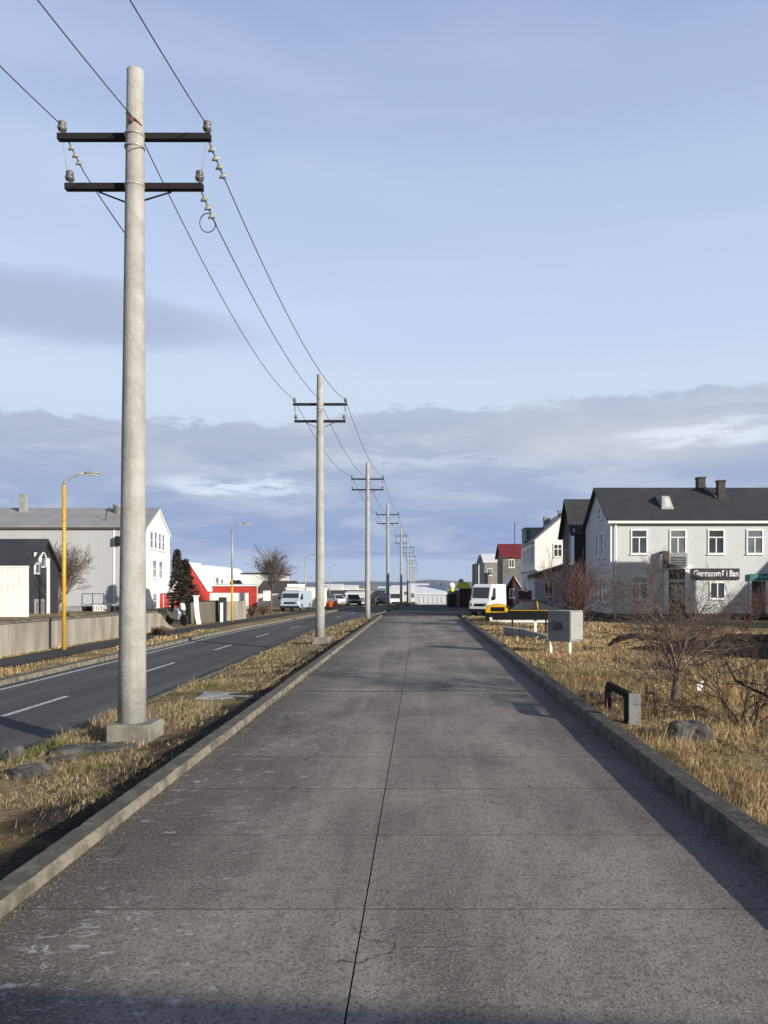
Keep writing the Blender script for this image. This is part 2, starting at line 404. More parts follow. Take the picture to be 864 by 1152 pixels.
# thin wavy dark line across the path
tm = MB(); random.seed(4); prev = None; xx = -2.2
pts_ = []
while xx < 1.9: pts_.append((xx, 13.62+.05*sin(xx*2.1)+random.uniform(-.03,.03)+.02*xx, random.uniform(.012,.032))); xx += .14
for (a_,b_,c_),(d_,e_,f_) in zip(pts_[:-1],pts_[1:]): tm.add([(a_,b_-c_,.004),(d_,e_-f_,.004),(d_,e_+f_,.004),(a_,b_+c_,.004)],[(0,1,2,3)])
tag(tm.build('tar_seam', mat('tar',(.022,.021,.020),rough=.8)), kind='structure')
# road kerbs
def kerb_run(name, xf, w, y0, y1, zb, zt, m, seg=1.0, gap=.008):
    mb = MB(); y = y0; random.seed(int(w*1000)+len(name))
    while y < y1-.01:
        b = min(y+seg, y1); jx = random.uniform(-.006,.006); jz = random.uniform(-.005,.004)
        n = 1 if y > 26 or y < 2 else max(1, int(seg/.11)); o = len(mb.v)
        for i in range(n+1):
            yy = y+gap/2+(b-y-gap)*i/n; xx = xf(yy)+jx; tt = zt(yy)+jz; c = .022
            def J(a=.0025): return random.uniform(-a,a) if n > 1 else 0
            chipL = random.uniform(.004,.014) if n > 1 and random.random() < .07 else 0; chipR = random.uniform(.004,.014) if n > 1 and random.random() < .07 else 0
            mb.v += [(xx,yy,tt-zb),(xx+J(.002),yy,tt-c-chipL+J(.003)),(xx+c+chipL+J(),yy,tt+J(.002)),(xx+w-c-chipR+J(),yy,tt+J(.002)),(xx+w+J(.002),yy,tt-c-chipR+J(.003)),(xx+w,yy,tt-zb)]
        fs = [(o+k*6+i,o+k*6+i+1,o+k*6+7+i,o+k*6+6+i) for k in range(n) for i in range(5)]
        fs += [(o,o+5,o+4,o+3,o+2,o+1),tuple(o+n*6+i for i in range(6))]
        mb.f += fs; mb.smooth += [False]*len(fs)
        y = b
    return tag(mb.build(name, m), kind='structure')
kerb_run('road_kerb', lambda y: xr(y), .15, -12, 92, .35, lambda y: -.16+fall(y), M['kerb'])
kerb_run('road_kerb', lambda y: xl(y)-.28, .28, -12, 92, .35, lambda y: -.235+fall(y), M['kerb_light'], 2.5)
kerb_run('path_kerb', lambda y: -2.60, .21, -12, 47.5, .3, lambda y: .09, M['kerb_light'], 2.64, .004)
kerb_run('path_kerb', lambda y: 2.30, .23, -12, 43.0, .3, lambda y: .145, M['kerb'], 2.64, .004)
# footway beyond the road
strip('pavement', lambda y: -12.15+curve(y)*.9, lambda y: -10.75+curve(y)*.9, -20, 110, lambda x,y: -.215+fall(y), M['apron'], 2)
# path of cast slabs with open joints
pm = MB()
y0 = 4.44-1.32*12; k = 0
while y0 < 47.4:
    y1 = min(y0+1.32, 47.5)
    for xa, xb in ((-2.388,-.3335),(-.3255,2.298)):
        j = .004
        pm.hexa([(xa,y0+j,-.12),(xb,y0+j,-.12),(xb,y1-j,-.12),(xa,y1-j,-.12)], [(xa,y0+j,0),(xb,y0+j,0),(xb,y1-j,0),(xa,y1-j,0)])
    y0 += 1.32
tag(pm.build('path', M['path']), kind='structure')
tag(MB().add([(-2.38,-12,-.05),(2.29,-12,-.05),(2.29,47.4,-.05),(-2.38,47.4,-.05)], [(0,1,2,3)]).build('path_bed', M['ground']), kind='structure')
def apron():
    vs = []; fs = []; ys = list(np.arange(47.5, 120, 2.0))
    for y in ys:
        xa = max(-2.4, xr(y)+.6) if y < 88 else xr(y)-.3
        xb = 12 if y < 60 else (12-5.0*sm(60,68,y))
        for i in range(9):
            x = xa+(xb-xa)*i/8; z = surf(x,y)
            vs.append((x,y,(-.005 if y < 48 else max(z,-.60+fall(y)+.2)+.02) if x < 2.5 or y > 48 else z+.03))
    for j in range(len(ys)-1):
        for i in range(8): fs.append((j*9+i,j*9+i+1,(j+1)*9+i+1,(j+1)*9+i))
    tag(MB().add(vs, fs, True).build('side_road', M['apron']), kind='structure')
apron()
# water and hills
mw, nt, b = new_mat('sea'); N = NT(nt); tc = N.n('ShaderNodeTexCoord').outputs['Object']
b.inputs['Base Color'].default_value = (.10,.14,.18,1); b.inputs['Roughness'].default_value = .35
N.bump(N.noise(tc, .08, 3, .6), .6, 3.0, b)
tag(MB().add([(-6000,1180,-7.2),(6000,1180,-7.2),(6000,5200,-7.2),(-6000,5200,-7.2)], [(0,1,2,3)]).build('water', mw), kind='structure')
mh = mat('hill_rock', (.045,.055,.075), (.085,.10,.125), .95, .004)
def hills():
    n = 160; vs = []; fs = []
    for row, (yy, k) in enumerate(((3300,0),(3500,.55),(3900,1),(4500,0))):
        for i in range(n):
            x = -3600+7200*i/(n-1)
            pxx = VX+x/3900*850
            h = 22+9*mnoise.noise(Vector((x*.0012,0,0)))+5*mnoise.noise(Vector((x*.005,row*.2,0)))
            h += 9*math.exp(-((pxx-482)/22)**2)+6*math.exp(-((pxx-395)/50)**2)
            vs.append((x,yy,-8+(h+8)*k))
    for r in range(3):
        for i in range(n-1): fs.append((r*n+i,r*n+i+1,(r+1)*n+i+1,(r+1)*n+i))
    tag(MB().add(vs, fs, True).build('hills', mh), kind='structure')
hills()

# ------------------------------------------------------------------ buildings
class Face:
    def __init__(s, p0, p1):
        s.p0 = Vector((p0[0],p0[1])); s.p1 = Vector((p1[0],p1[1])); d = s.p1-s.p0; s.L = d.length; s.u = d/s.L; s.n = Vector((s.u.y,-s.u.x))
    def at(s, px):
        r = Vector(((px-VX)/F, 1.0)); u = s.u
        # p0 + u*a = r*t
        det = u.x*(-r.y)-(-r.x)*u.y
        a = ((-s.p0.x)*(-r.y)-(-r.x)*(-s.p0.y))/det
        p = s.p0+u*a
        return a, p.y
    def pt(s, a, z, n=0.0):
        q = s.p0+s.u*a+s.n*n; return (q.x,q.y,z)
    def box(s, mb, a0, a1, z0, z1, n0, n1):
        return mb.hexa([s.pt(a0,z0,n1),s.pt(a1,z0,n1),s.pt(a1,z0,n0),s.pt(a0,z0,n0)], [s.pt(a0,z1,n1),s.pt(a1,z1,n1),s.pt(a1,z1,n0),s.pt(a0,z1,n0)])
    def rect(s, px0, px1, py0, py1):
        a0, d0 = s.at(px0); a1, d1 = s.at(px1); d = (d0+d1)/2
        if a0 > a1: a0, a1 = a1, a0
        return a0, a1, PZ(py1,d), PZ(py0,d)
def window(par, fc, a0, a1, z0, z1, style='T', glass='glass', fw=.09, sill=True, label=None, name='window'):
    """frame with real depth; the panes sit back inside it"""
    mb = MB(); o = .06
    fc.box(mb, a0-fw, a0, z0-fw, z1+fw, .003, o); fc.box(mb, a1, a1+fw, z0-fw, z1+fw, .003, o)
    fc.box(mb, a0, a1, z1, z1+fw, .003, o); fc.box(mb, a0, a1, z0-fw, z0, .003, o)
    w = a1-a0; h = z1-z0; b = .035
    if style in ('T','cross'):
        zt = z1-h*(.30 if style == 'T' else .36)
        fc.box(mb, a0, a1, zt-b, zt+b, .003, o-.01)
        if style == 'T': fc.box(mb, a0+w/2-b, a0+w/2+b, z0, zt-b, .003, o-.012)
        else:
            fc.box(mb, a0+w/2-b, a0+w/2+b, z0, zt-b, .003, o-.012); fc.box(mb, a0+w/2-b, a0+w/2+b, zt+b, z1, .003, o-.012)
    elif style == 'I': fc.box(mb, a0+w/2-b, a0+w/2+b, z0, z1, .003, o-.012)
    elif style == 'H': fc.box(mb, a0, a1, (z0+z1)/2-b, (z0+z1)/2+b, .003, o-.012)
    if sill: fc.box(mb, a0-fw-.05, a1+fw+.05, z0-fw-.05, z0-fw, .003, o+.05)
    wn = mb.build(name, M['white'], par)
    if label: wn['label'] = label
    g = MB(); fc.box(g, a0, a1, z0, z1, .004, .018); g.build('pane', M[glass], wn)
    return wn
def house(name, label, A, B, C, D, zb, ze, zr, wall, roofm, along=True, oh=.25, cat='house', group=None, plinth=None, th=.14, fascia=None):
    """A,B,C,D: corners front left, front right, back right, back left. along: ridge runs left-right"""
    A, B, C, D = [Vector((p[0],p[1])) for p in (A,B,C,D)]
    c = (A+B+C+D)/4
    root = thing(name, label, cat, (c.x,c.y,zb), group=group)
    if not along: A, B, C, D = D, A, B, C        # rotate so that the ridge runs from AD to BC
    R1, R2 = (A+D)/2, (B+C)/2
    t = lambda p, z: (p.x,p.y,z)
    mb = MB(); vs = [t(A,zb),t(B,zb),t(C,zb),t(D,zb),t(A,ze),t(B,ze),t(C,ze),t(D,ze),t(R1,zr),t(R2,zr)]
    mb.add(vs, [(0,1,5,4),(1,2,6,9,5),(2,3,7,6),(3,0,4,8,7),(3,2,1,0),(4,5,9,8),(6,7,8,9)])
    w = mb.build('wall', M[wall], root)
    rf = MB(); ul = (R2-R1).normalized()
    for (e1, e2) in ((A,B),(D,C)):
        out = (e1-R1); hl = out.length; out.normalize(); sl = (zr-ze)/hl
        p1 = e1+out*oh-ul*oh; p2 = e2+out*oh+ul*oh; q1 = R1-ul*oh; q2 = R2+ul*oh
        zl = ze-sl*oh
        bt = [t(p1,zl+.01),t(p2,zl+.01),t(q2,zr+.01),t(q1,zr+.01)]
        tp = [t(p1,zl+th),t(p2,zl+th),t(q2,zr+th),t(q1,zr+th)]
        if (e1 is D): bt = bt[::-1]; tp = tp[::-1]
        rf.hexa(bt, tp)
    root['roofobj'] = 0
    ro = rf.build('roof', M[roofm], root)
    del root['roofobj']
    if fascia:
        fb = MB()
        for (e1, e2) in ((A,B),):
            out = (e1-R1); hl = out.length; out.normalize(); sl = (zr-ze)/hl
            p1 = e1+out*(oh+.004)-ul*oh; p2 = e2+out*(oh+.004)+ul*oh; q1 = e1+out*(oh+.12)-ul*oh; q2 = e2+out*(oh+.12)+ul*oh
            zl = ze-sl*oh
            fb.hexa([t(q1,zl-.06),t(q2,zl-.06),t(p2,zl-.06),t(p1,zl-.06)], [t(q1,zl+.10),t(q2,zl+.10),t(p2,zl+.10),t(p1,zl+.10)])
        fb.build('gutter', M[fascia], ro)
    if plinth:
        pb = MB(); d = .03
        for (a, b_) in ((A,B),(B,C),(C,D),(D,A)):
            f = Face(a,b_); f.box(pb, -d if True else 0, f.L+d, zb-.2, plinth, .004, d)
        pb.build('plinth', M['plinth'], root)
    return root, w, ro, (Face(A,B),Face(B,C),Face(C,D),Face(D,A))
def chimney(par, x, y, w, d, z0, z1, m='darkstone', name='chimney', cap=True):
    mb = MB(); mb.box(x-w/2,x+w/2,y-d/2,y+d/2,z0,z1)
    if cap: mb.box(x-w/2-.05,x+w/2+.05,y-d/2-.05,y+d/2+.05,z1+.001,z1+.10)
    return mb.build(name, M[m], par)
M['darkstone'] = mat('dark_chimney', (.07,.065,.06), (.045,.042,.04), .9, 3, bump=.6, bscale=12)
M['greystone'] = mat('grey_render', (.30,.31,.31), (.24,.25,.25), .9, 3)

# --- pale grey house, right
hx = 12.6
root, w, ro, (ff, fr_, fb_, fl) = house('two_storey_house', 'pale grey two storey house with a black roof and shop signs', (hx,50),(31,50),(31,57.6),(hx,57.6), -.45, 6.25, 8.75, 'house_grey','slate', True, .28, fascia='white', plinth=.06)
for i, pxc in enumerate((719,762.5,805.5,849,893,937)):
    a0,a1,z0,z1 = ff.rect(pxc-8, pxc+8, 597, 622); window(root, ff, a0,a1,z0,z1, 'T', ('glass','glass_mid','glass','glass_mid')[i%4])
a0,a1,z0,z1 = ff.rect(711.5,727.5,649,673.5); window(root, ff, a0,a1,z0,z1,'T','glass_mid')
a0,a1,z0,z1 = ff.rect(799.5,814.5,656,672.5); window(root, ff, a0,a1,z0,z1,'I','glass')
for pa, pb, qa, qb in ((671.5,675,602,626),(677,680.5,601,627),(671.5,674.5,651,676),(676,679,651,676.5),(680.3,683,651,677)):
    a0,a1,z0,z1 = fl.rect(pa,pb,qa,qb); window(root, fl, a0,a1,z0,z1,'H','glass_mid',.07)
a0,a1,z0,z1 = fl.rect(674.2,677.4,572,584); window(root, fl, a0,a1,z0,z1,'H','glass_mid',.07)
# corner boards, downpipe
mb = MB(); ff.box(mb, -.04, .14, .07, 6.2, .003, .035); mb.build('corner_board', M['white'], root)
mb = MB(); mb.tube([(hx+.28,49.86,6.1),(hx+.28,49.86,-.3)], .055, 8); mb.build('downpipe', M['white'], root)
a0,a1,z0,z1 = ff.rect(747,775,640,690.5)
mb = MB(); ff.box(mb,a0,a0+.28,.07,z1,.003,.12); ff.box(mb,a1-.28,a1,.07,z1,.003,.12); ff.box(mb,a0-.1,a1+.1,z1,z1+.22,.003,.2); mb.build('porch_surround', M['white'], root)
mb = MB(); ff.box(mb,a0+.30,a1-.30,.09,2.15,.02,.07); ff.box(mb,a0+.30,a1-.30,2.35,z1-.03,.02,.06); dr = mb.build('door', M['brown'], root); 
mb = MB(); ff.box(mb,a0+.42,a1-.42,1.0,1.95,.071,.085); mb.build('pane', M['glass_mid'], dr)
mb = MB(); ff.box(mb,a1-.42,a1-.37,.95,1.15,.071,.12); mb.build('handle', M['rim'], dr)
a0,a1,z0,z1 = ff.rect(845,861,654,690.5)
mb = MB(); ff.box(mb,a0-.12,a0,.07,z1+.12,.003,.10); ff.box(mb,a1,a1+.12,.07,z1+.12,.003,.10); ff.box(mb,a0,a1,z1,z1+.12,.003,.10); mb.build('door_frame', M['white'], root)
mb = MB(); ff.box(mb,a0,a0+(a1-a0)*.48,.09,z1,.003,.05); ff.box(mb,a0+(a1-a0)*.52,a1,.09,z1,.003,.05); mb.build('door', M['black_wall'], root)
# skylight and chimneys
def roof_pt(px, py):
    # front roof plane from (y=50,z=6.39) to (y=53.8,z=8.89)
    sl = 2.5/3.8; d = (EYE-6.39+sl*50)/(sl+(py-VY)/F); return PX(px,d), d, PZ(py,d)
x,y,z = roof_pt(751,572)
mb = MB(); mb.hexa([(x-.42,y-.1,z-.1),(x+.42,y-.1,z-.1),(x+.42,y+1.5,z+.8),(x-.42,y+1.5,z+.8)],[(x-.30,y+.25,z+.88),(x+.20,y+.25,z+.88),(x+.20,y+1.35,z+1.02),(x-.30,y+1.35,z+1.02)])
sk = mb.build('skylight', M['galv'], ro)
mb = MB(); mb.hexa([(x-.16,y-.03,z+.12),(x+.26,y-.03,z+.12),(x+.26,y+.1,z+.12),(x-.16,y+.1,z+.12)],[(x-.16,y+.20,z+.78),(x+.16,y+.20,z+.78),(x+.16,y+.26,z+.78),(x-.16,y+.26,z+.78)]); mb.build('pane', M['lens'], sk)
x,y,z = roof_pt(791,552); chimney(ro, x, 53.9, .5,.6, 8.4, PZ(538,53.6))
x,y,z = roof_pt(814,564); chimney(ro, x, y+.5, .48,.48, z-.3, PZ(541,y)); 
mb = MB(); q = roof_pt(806,562); q2 = roof_pt(793,549); mb.tube([(q[0],q[1],q[2]+.16),(q2[0],q2[1],q2[2]+.14)], .03, 6); mb.build('roof_rail', M['galv'], ro)
def text_mesh(s, size, ext, name, m, parent, loc, rot=(pi/2,0,0), sx=1.0):
    cu = bpy.data.curves.new(name, 'FONT'); cu.body = s; cu.size = size; cu.extrude = ext; cu.align_x = 'CENTER'; cu.align_y = 'CENTER'; cu.offset = size*.018
    to = bpy.data.objects.new('tmp_text', cu); COL.objects.link(to)
    dg = bpy.context.evaluated_depsgraph_get(); dg.update()
    me = bpy.data.meshes.new_from_object(to.evaluated_get(dg)); bpy.data.objects.remove(to); bpy.data.curves.remove(cu)
    me.name = name; me.materials.clear(); me.materials.append(m)
    o = bpy.data.objects.new(name, me); COL.objects.link(o); o.parent = parent
    off = Vector((0,0,0)); q = parent
    while q is not None: off += Vector(q.location); q = q.parent
    o.location = Vector(loc)-off; o.rotation_euler = rot; o.scale = (sx,1,1)
    return o
a0,a1,z0,z1 = ff.rect(778,831,639.5,652)
sg = thing('shop_sign', 'long black shop sign with white lettering fixed above the small ground floor window', 'sign', ff.pt((a0+a1)/2,z0,.04))
mb = MB(); ff.box(mb,a0,a1,z0,z1,.04,.14); bd = mb.build('board', M['signblack'], sg)
p = ff.pt((a0+a1)/2,(z0+z1)/2,.145); text_mesh('Gjarmanvnð i Ban', .58, .01, 'lettering', M['letters'], sg, (p[0],p[1],p[2]+.02), sx=.71)
a0,a1,z0,z1 = ff.rect(842,872,645.5,653)
sg = thing('shop_sign', 'teal shop sign above the dark glazed door at the right end', 'sign', ff.pt((a0+a1)/2,z0,.115))
mb = MB(); ff.box(mb,a0,a1,z0,z1,.115,.20); mb.build('board', M['teal'], sg)
p = ff.pt((a0+a1)/2,(z0+z1)/2,.205); text_mesh('Sé Barskin', .24, .006, 'lettering', mat('pale_teal_letters',(.35,.6,.55)), sg, p)
# wall cabinet beside upper window
a0,a1,z0,z1 = ff.rect(743,771,622,640)
cb = thing('wall_cabinet', 'grey louvred box on white brackets hung over the porch door', 'ventilation box', ff.pt((a0+a1)/2,z0,.01))
mb = MB(); ff.box(mb,a0+.42,a1,z0+.1,z1-.02,.01,.40); mb.build('casing', M['greystone'], cb)
mb = MB(); ff.box(mb,a0,a0+.40,z0+.02,z1+.1,.01,.55); mb.build('end_box', M['darkstone'], cb)
mb = MB()
for i in range(6): zz = z0+.18+i*.11; ff.box(mb,a0+.55,a1-.1,zz,zz+.05,.401,.43)
mb.build('louvre', M['iron'], cb)
mb = MB(); ff.box(mb,a0-.02,a1+.02,z0-.02,z0+.018,.01,.50); ff.box(mb,a0-.1,a0-.02,z0-.02,z1-.1,.01,.5); mb.build('bracket', M['white'], cb)

# --- black house behind it
root, w, ro, (ff2, fr2, fb2, fl2) = house('black_house', 'black clad house with a dark roof squeezed between the grey and cream houses', (11.9,58.6),(18.5,58.6),(18.5,63.2),(11.9,63.2), -.5, 6.15, 8.75, 'black_wall','slate', True, .35)
a0,a1,z0,z1 = fl2.rect(642,646,597,633); window(root, fl2, a0,a1,z0,z1,'H','glass_mid',.12)
a0,a1,z0,z1 = fl2.rect(642,646,650,674); window(root, fl2, a0,a1,z0,z1,'H','glass_mid',.12)
# --- cream gable house
root, w, ro, fs4 = house('cream_house', 'tall cream gabled house with blue shaded side and grey dormers', (10.6,70),(17.2,70),(17.2,79.3),(10.6,79.3), -.6, 6.1, 8.9, 'cream','roof_light', False, .18)
fD, fA, fB, fC = fs4          # faces after rotation: D->A (left), A->B (front) ...
a0,a1,z0,z1 = fA.rect(623.5,631.5,613,625.5); window(root, fA, a0,a1,z0,z1,'cross','glass',.1)
a0,a1,z0,z1 = fA.rect(612,622,655,668); window(root, fA, a0,a1,z0,z1,'I','glass',.1)
for pa,pb,qa,qb in ((589.5,592,620,634),(594,596.5,617,633),(598,600.3,615,633),(590,593,652,668),(595.5,599,652,669)):
    a0,a1,z0,z1 = fD.rect(pa,pb,qa,qb); window(root, fD, a0,a1,z0,z1,'I','glass_mid',.08)
mb = MB(); fD.box(mb,.05,fD.L-.05,3.15,3.32,.003,.05); mb.build('band', M['greystone'], root)
dm = MB(); dm.box(PX(591,74),PX(612,74)+.3,74,76.6,6.2,PZ(594.5,74)); dm.box(PX(590,74),PX(612,74)+.3,73.9,76.7,PZ(594.5,74)+.001,PZ(593.5,74)); dmo = dm.build('dormer', M['greystone'], ro)
mb = MB(); mb.box(PX(592.5,74),PX(596,74),73.93,73.998,6.5,PZ(596.5,74)); mb.build('pane', M['glass_mid'], dmo)
chimney(ro, PX(615,77), 77, .6,.7, 7.0, PZ(583,77), 'greystone'); chimney(ro, PX(630.5,73), 73, .45,.5, 8.0, PZ(575,73), 'greystone')
# lean-to in front of it
sh = thing('lean_to_shed', 'blue grey lean-to shed with a brown sloping roof against the cream house', 'shed', (PX(622,66),67,-.5))
zl, zh = PZ(650,66), PZ(634,66)
x0, x1 = PX(601.5,66), PX(652,66)
mb = MB(); mb.add([(x0,66,-.5),(x1,66,-.5),(x1,69.9,-.5),(x0,69.9,-.5),(x0,66,zl),(x1,66,zh),(x1,69.9,zh),(x0,69.9,zl)],[(3,2,1,0),(4,5,6,7),(0,1,5,4),(1,2,6,5),(2,3,7,6),(3,0,4,7)]); mb.build('wall', M['bluegrey'], sh)
mb = MB(); mb.hexa([(x0-.1,65.8,zl-.03),(x1,65.8,zh+.01),(x1,69.95,zh+.01),(x0-.1,69.95,zl-.03)],[(x0-.1,65.8,zl+.30),(x1,65.8,zh+.34),(x1,69.95,zh+.34),(x0-.1,69.95,zl+.30)]); mb.build('roof', M['brown'], sh)
f = Face((x0,66),(x1,66)); a0,a1,z0,z1 = f.rect(613,621,656,671); window(sh, f, a0,a1,z0,z1,'I','glass')
# --- red roofed house
root, w, ro, f4 = house('red_roofed_house', 'narrow taupe house with a dark red roof and a thin mast', (10.9,100),(16,100),(16,107),(10.9,107), -1, 5.8, 7.5, 'taupe','red_roof', True, .35)
mb = MB(); mb.tube([(PX(579,104),104,7.4),(PX(579,104),104,PZ(587,104))], .05, 6); mb.build('mast', M['iron'], ro)
a0,a1,z0,z1 = f4[0].rect(573,578,630,638); window(root, f4[0], a0,a1,z0,z1,'I')
root, w, ro, f4 = house('small_maroon_house', 'small maroon shed with a white edged roof below the red roofed house', (PX(569,85),85),(PX(586,85),85),(PX(586,85)+.3,91),(PX(569,85)+.1,91), -1, PZ(661,85), PZ(648,85), 'maroon','snow_roof', False, .15, cat='shed')
a0,a1,z0,z1 = f4[1].rect(574,579,663,672); window(root, f4[1], a0,a1,z0,z1,'I')
root, w, ro, f4 = house('flat_fronted_house', 'beige house with a white roof left of the red roofed house', (PX(545,112),112),(PX(567,112),112),(PX(567,112),119),(PX(545,112)-.2,119), -1.5, PZ(632.5,112), PZ(624,115), 'beige','snow_roof', True, .2)
a0,a1,z0,z1 = f4[0].rect(549,553,640,647); window(root, f4[0], a0,a1,z0,z1,'I')
root, w, ro, f4 = house('pale_narrow_house', 'pale narrow house with a black roof, leftmost of the right hand row', (PX(538,125),125),(PX(546,125),125),(PX(546,125),131),(PX(538,125),131), -1.5, PZ(637,125), PZ(624,125), 'bluegrey','slate', False, .3)
mb = MB(); mb.box(PX(536,125)-.3,PX(536,125)+.1,124.6,131,-1.5,PZ(634,125)); mb.build('side_wall', M['black_wall'], root)
# red board fence and lilac gatepost
fn = thing('board_fence', 'dark red board fence with a pale lilac post beside the cream house', 'fence', (PX(588,62),62,-.5))
mb = MB()
for i in range(9):
    xx = PX(583,62)+i*.125; mb.box(xx,xx+.115,62,62.05,-.45,PZ(665,62)+.06*sin(i))
mb.build('boards', M['maroon'], fn)
mb = MB(); mb.box(PX(579,62),PX(582.4,62),61.95,62.15,-.45,PZ(659,62)); mb.build('post', mat('lilac_paint',(.45,.42,.52)), fn)
# kiosk + globe lamp near the end of the path
def kiosk():
    d = 78; r = thing('kiosk', 'dark red kiosk under a yellow green canopy beyond the white van', 'kiosk', (PX(519,d),d,-.35))
    mb = MB(); mb.box(PX(517.5,d),PX(531,d),d,d+1.6,-.35,PZ(662,d)); mb.build('wall', M['maroon'], r)
    mb = MB(); mb.box(PX(510.5,d),PX(517.3,d),d+.1,d+1.6,-.35,PZ(664,d)); mb.build('side_screen', M['greystone'], r)
    mb = MB(); x0,x1 = PX(512.5,d),PX(530,d); mb.hexa([(x0,d-.4,PZ(662,d)+.01),(x1,d-.4,PZ(662,d)+.01),(x1,d+1.8,PZ(662,d)+.01),(x0,d+1.8,PZ(662,d)+.01)],[(x0+.35,d+.2,PZ(655,d)),(x1-.3,d+.2,PZ(655,d)),(x1-.3,d+1.2,PZ(655,d)),(x0+.35,d+1.2,PZ(655,d))]); cn = mb.build('canopy', M['limeg'], r)
    mb = MB(); mb.lathe([(.28,0),(.30,.12),(.22,.3),(.05,.36)], (PX(519,d),d+.6,PZ(655,d)), n=10); mb.build('vent', M['greystone'], cn)
    d = 76; r = thing('globe_lamp', 'white globe lamp on a short dark post left of the kiosk', 'lamp', (PX(508,d),d,-.3))
    mb = MB(); mb.lathe([(.16,0),(.12,.1),(.09,.15),(.09,1.2),(.2,1.3)], (PX(508,d),d,-.3), n=10); mb.build('post', M['black_paint'], r)
    c = (PX(508,d),d,PZ(659,d)); mb = MB(); mb.lathe([(.36*sin(pi*i/10),-.36*cos(pi*i/10)) for i in range(1,10)], c, n=14); mb.build('globe', M['white'], r)
    mb = MB(); mb.lathe([(.2,0),(.3,.15),(.26,.3)], (c[0],c[1],c[2]-.62), n=10); mb.build('collar', M['limeg'], r)
    d = 77; r = thing('planter_box', 'dark green planter box under the white globe lamp', 'planter', (PX(509,d)+.1,d+.9,-.3))
    mb = MB(); mb.bbox(PX(503.5,d),PX(514,d),d+.5,d+1.4,-.3,PZ(668,d),.04); mb.build('box', mat('dark_green_wood',(.02,.03,.02)), r)
    mb = MB(); leaves(mb, (PX(509,d),d+.95,PZ(667,d)+.05), (.42,.35,.22), 160, .10); mb.build('foliage', M['leafgreen'], r)
def leaves(mb, c, rad, n, size, droop=0):
    for _ in range(n):
        while True:
            q = Vector((random.uniform(-1,1),random.uniform(-1,1),random.uniform(-1,1)))
            if q.length < 1: break
        p = Vector((c[0]+q.x*rad[0], c[1]+q.y*rad[1], c[2]+q.z*rad[2]))
        a = Vector((random.gauss(0,1),random.gauss(0,1),random.gauss(0,.7))).normalized()*size*random.uniform(.6,1.3); b_ = a.cross(Vector((random.gauss(0,1),random.gauss(0,1),random.gauss(0,1)))).normalized()*size*.35
        mb.add([p-b_,p+b_,p+a],[(0,1,2)])
kiosk()
# grey hall at the end of the road
root, w, ro, f4 = house('grey_hall', 'low pale grey hall with a white pitched roof closing the end of the path', (PX(467,105),105),(PX(502,105),105),(PX(502,105),114),(PX(467,105),114), -1.6, PZ(668.5,105), PZ(659.5,105), 'steel_grey','snow_roof', True, .15, cat='hall')
mb = MB(); fA = f4[0]
for i in range(6): a = .6+i*.62; fA.box(mb,a,a+.35,-.5,.3,.003,.05)
mb.build('roller_doors', M['bluegrey'], root)
root, w, ro, f4 = house('white_gable_hall', 'white hall with a steep gable behind the low grey hall', (PX(489,122),122),(PX(503,122),122),(PX(503,122),130),(PX(489,122),130), -2, PZ(668,122), PZ(656,122), 'white','snow_roof', False, .1, cat='hall')

# --- left: grey warehouse with white gable front
A=(-52,70);B=(-25.4,70);C=(-26.9,81);D=(-53,81)
root, w, ro, (wf, wg, wb, wl) = house('warehouse', 'large grey corrugated warehouse whose white three storey gable end faces the road', A,B,C,D, -.6, 7.35, 9.55, 'steel_grey','roof_light', True, .12)
# white gable skin
mb = MB(); d=.03; c_ = [wg.pt(0,-.6,d),wg.pt(wg.L,-.6,d),wg.pt(wg.L,7.35,d),wg.pt(wg.L/2,9.5,d),wg.pt(0,7.35,d)]
e_ = [wg.pt(0,-.6,.004),wg.pt(wg.L,-.6,.004),wg.pt(wg.L,7.35,.004),wg.pt(wg.L/2,9.5,.004),wg.pt(0,7.35,.004)]
mb.add(c_+e_, [(0,1,2,3,4),(9,8,7,6,5)]+[(i,i+5,(i+1)%5+5,(i+1)%5) for i in range(5)]); mb.build('gable_wall', M['white'], root)
wg2 = Face(wg.pt(0,0,.03)[:2], wg.pt(wg.L,0,.03)[:2])
for pa,pb,qa,qb in ((168.5,171.8,599,616),(173.2,176.2,599,616.5),(178,180.8,601,618),(182,184.6,602,619),(171.5,175.8,631,649),(178.5,182.5,632,650),(171.5,176,668,684)):
    a0,a1,z0,z1 = wg2.rect(pa,pb,qa,qb); window(root, wg2, a0,a1,z0,z1,'H','glass_mid',.14)
mb = MB(); L=wg2.L; 
for (s0,s1,za,zb2) in ((-.2,L/2,7.25,9.55),(L+.2,L/2,7.25,9.55)):
    mb.hexa([wg2.pt(s0,za-.25,.004),wg2.pt(s1,zb2-.25,.004),wg2.pt(s1,zb2-.25,.12),wg2.pt(s0,za-.25,.12)][::1],[wg2.pt(s0,za,.004),wg2.pt(s1,zb2,.004),wg2.pt(s1,zb2,.12),wg2.pt(s0,za,.12)])
mb.build('barge_board', M['white'], root)
a0,a1,z0,z1 = wg2.rect(178,190.5,665.5,692)
mb = MB(); wg2.box(mb,a0-.1,a1+.3,z1-.15,z1+.12,.004,.34); wg2.box(mb,a0-.1,a0+.1,-1.2,z1-.15,.004,.12); wg2.box(mb,a1+.1,a1+.3,-1.2,z1-.15,.004,.12); po = mb.build('porch', M['white'], root)
for (pa,pb) in ((178.8,182.5),(184.5,189.6)):
    a0,a1,z0,z1 = wg2.rect(pa,pb,668,692); mb = MB(); wg2.box(mb,a0,a1,z0,z1,.004,.10); dr = mb.build('door', M['red_door'], root)
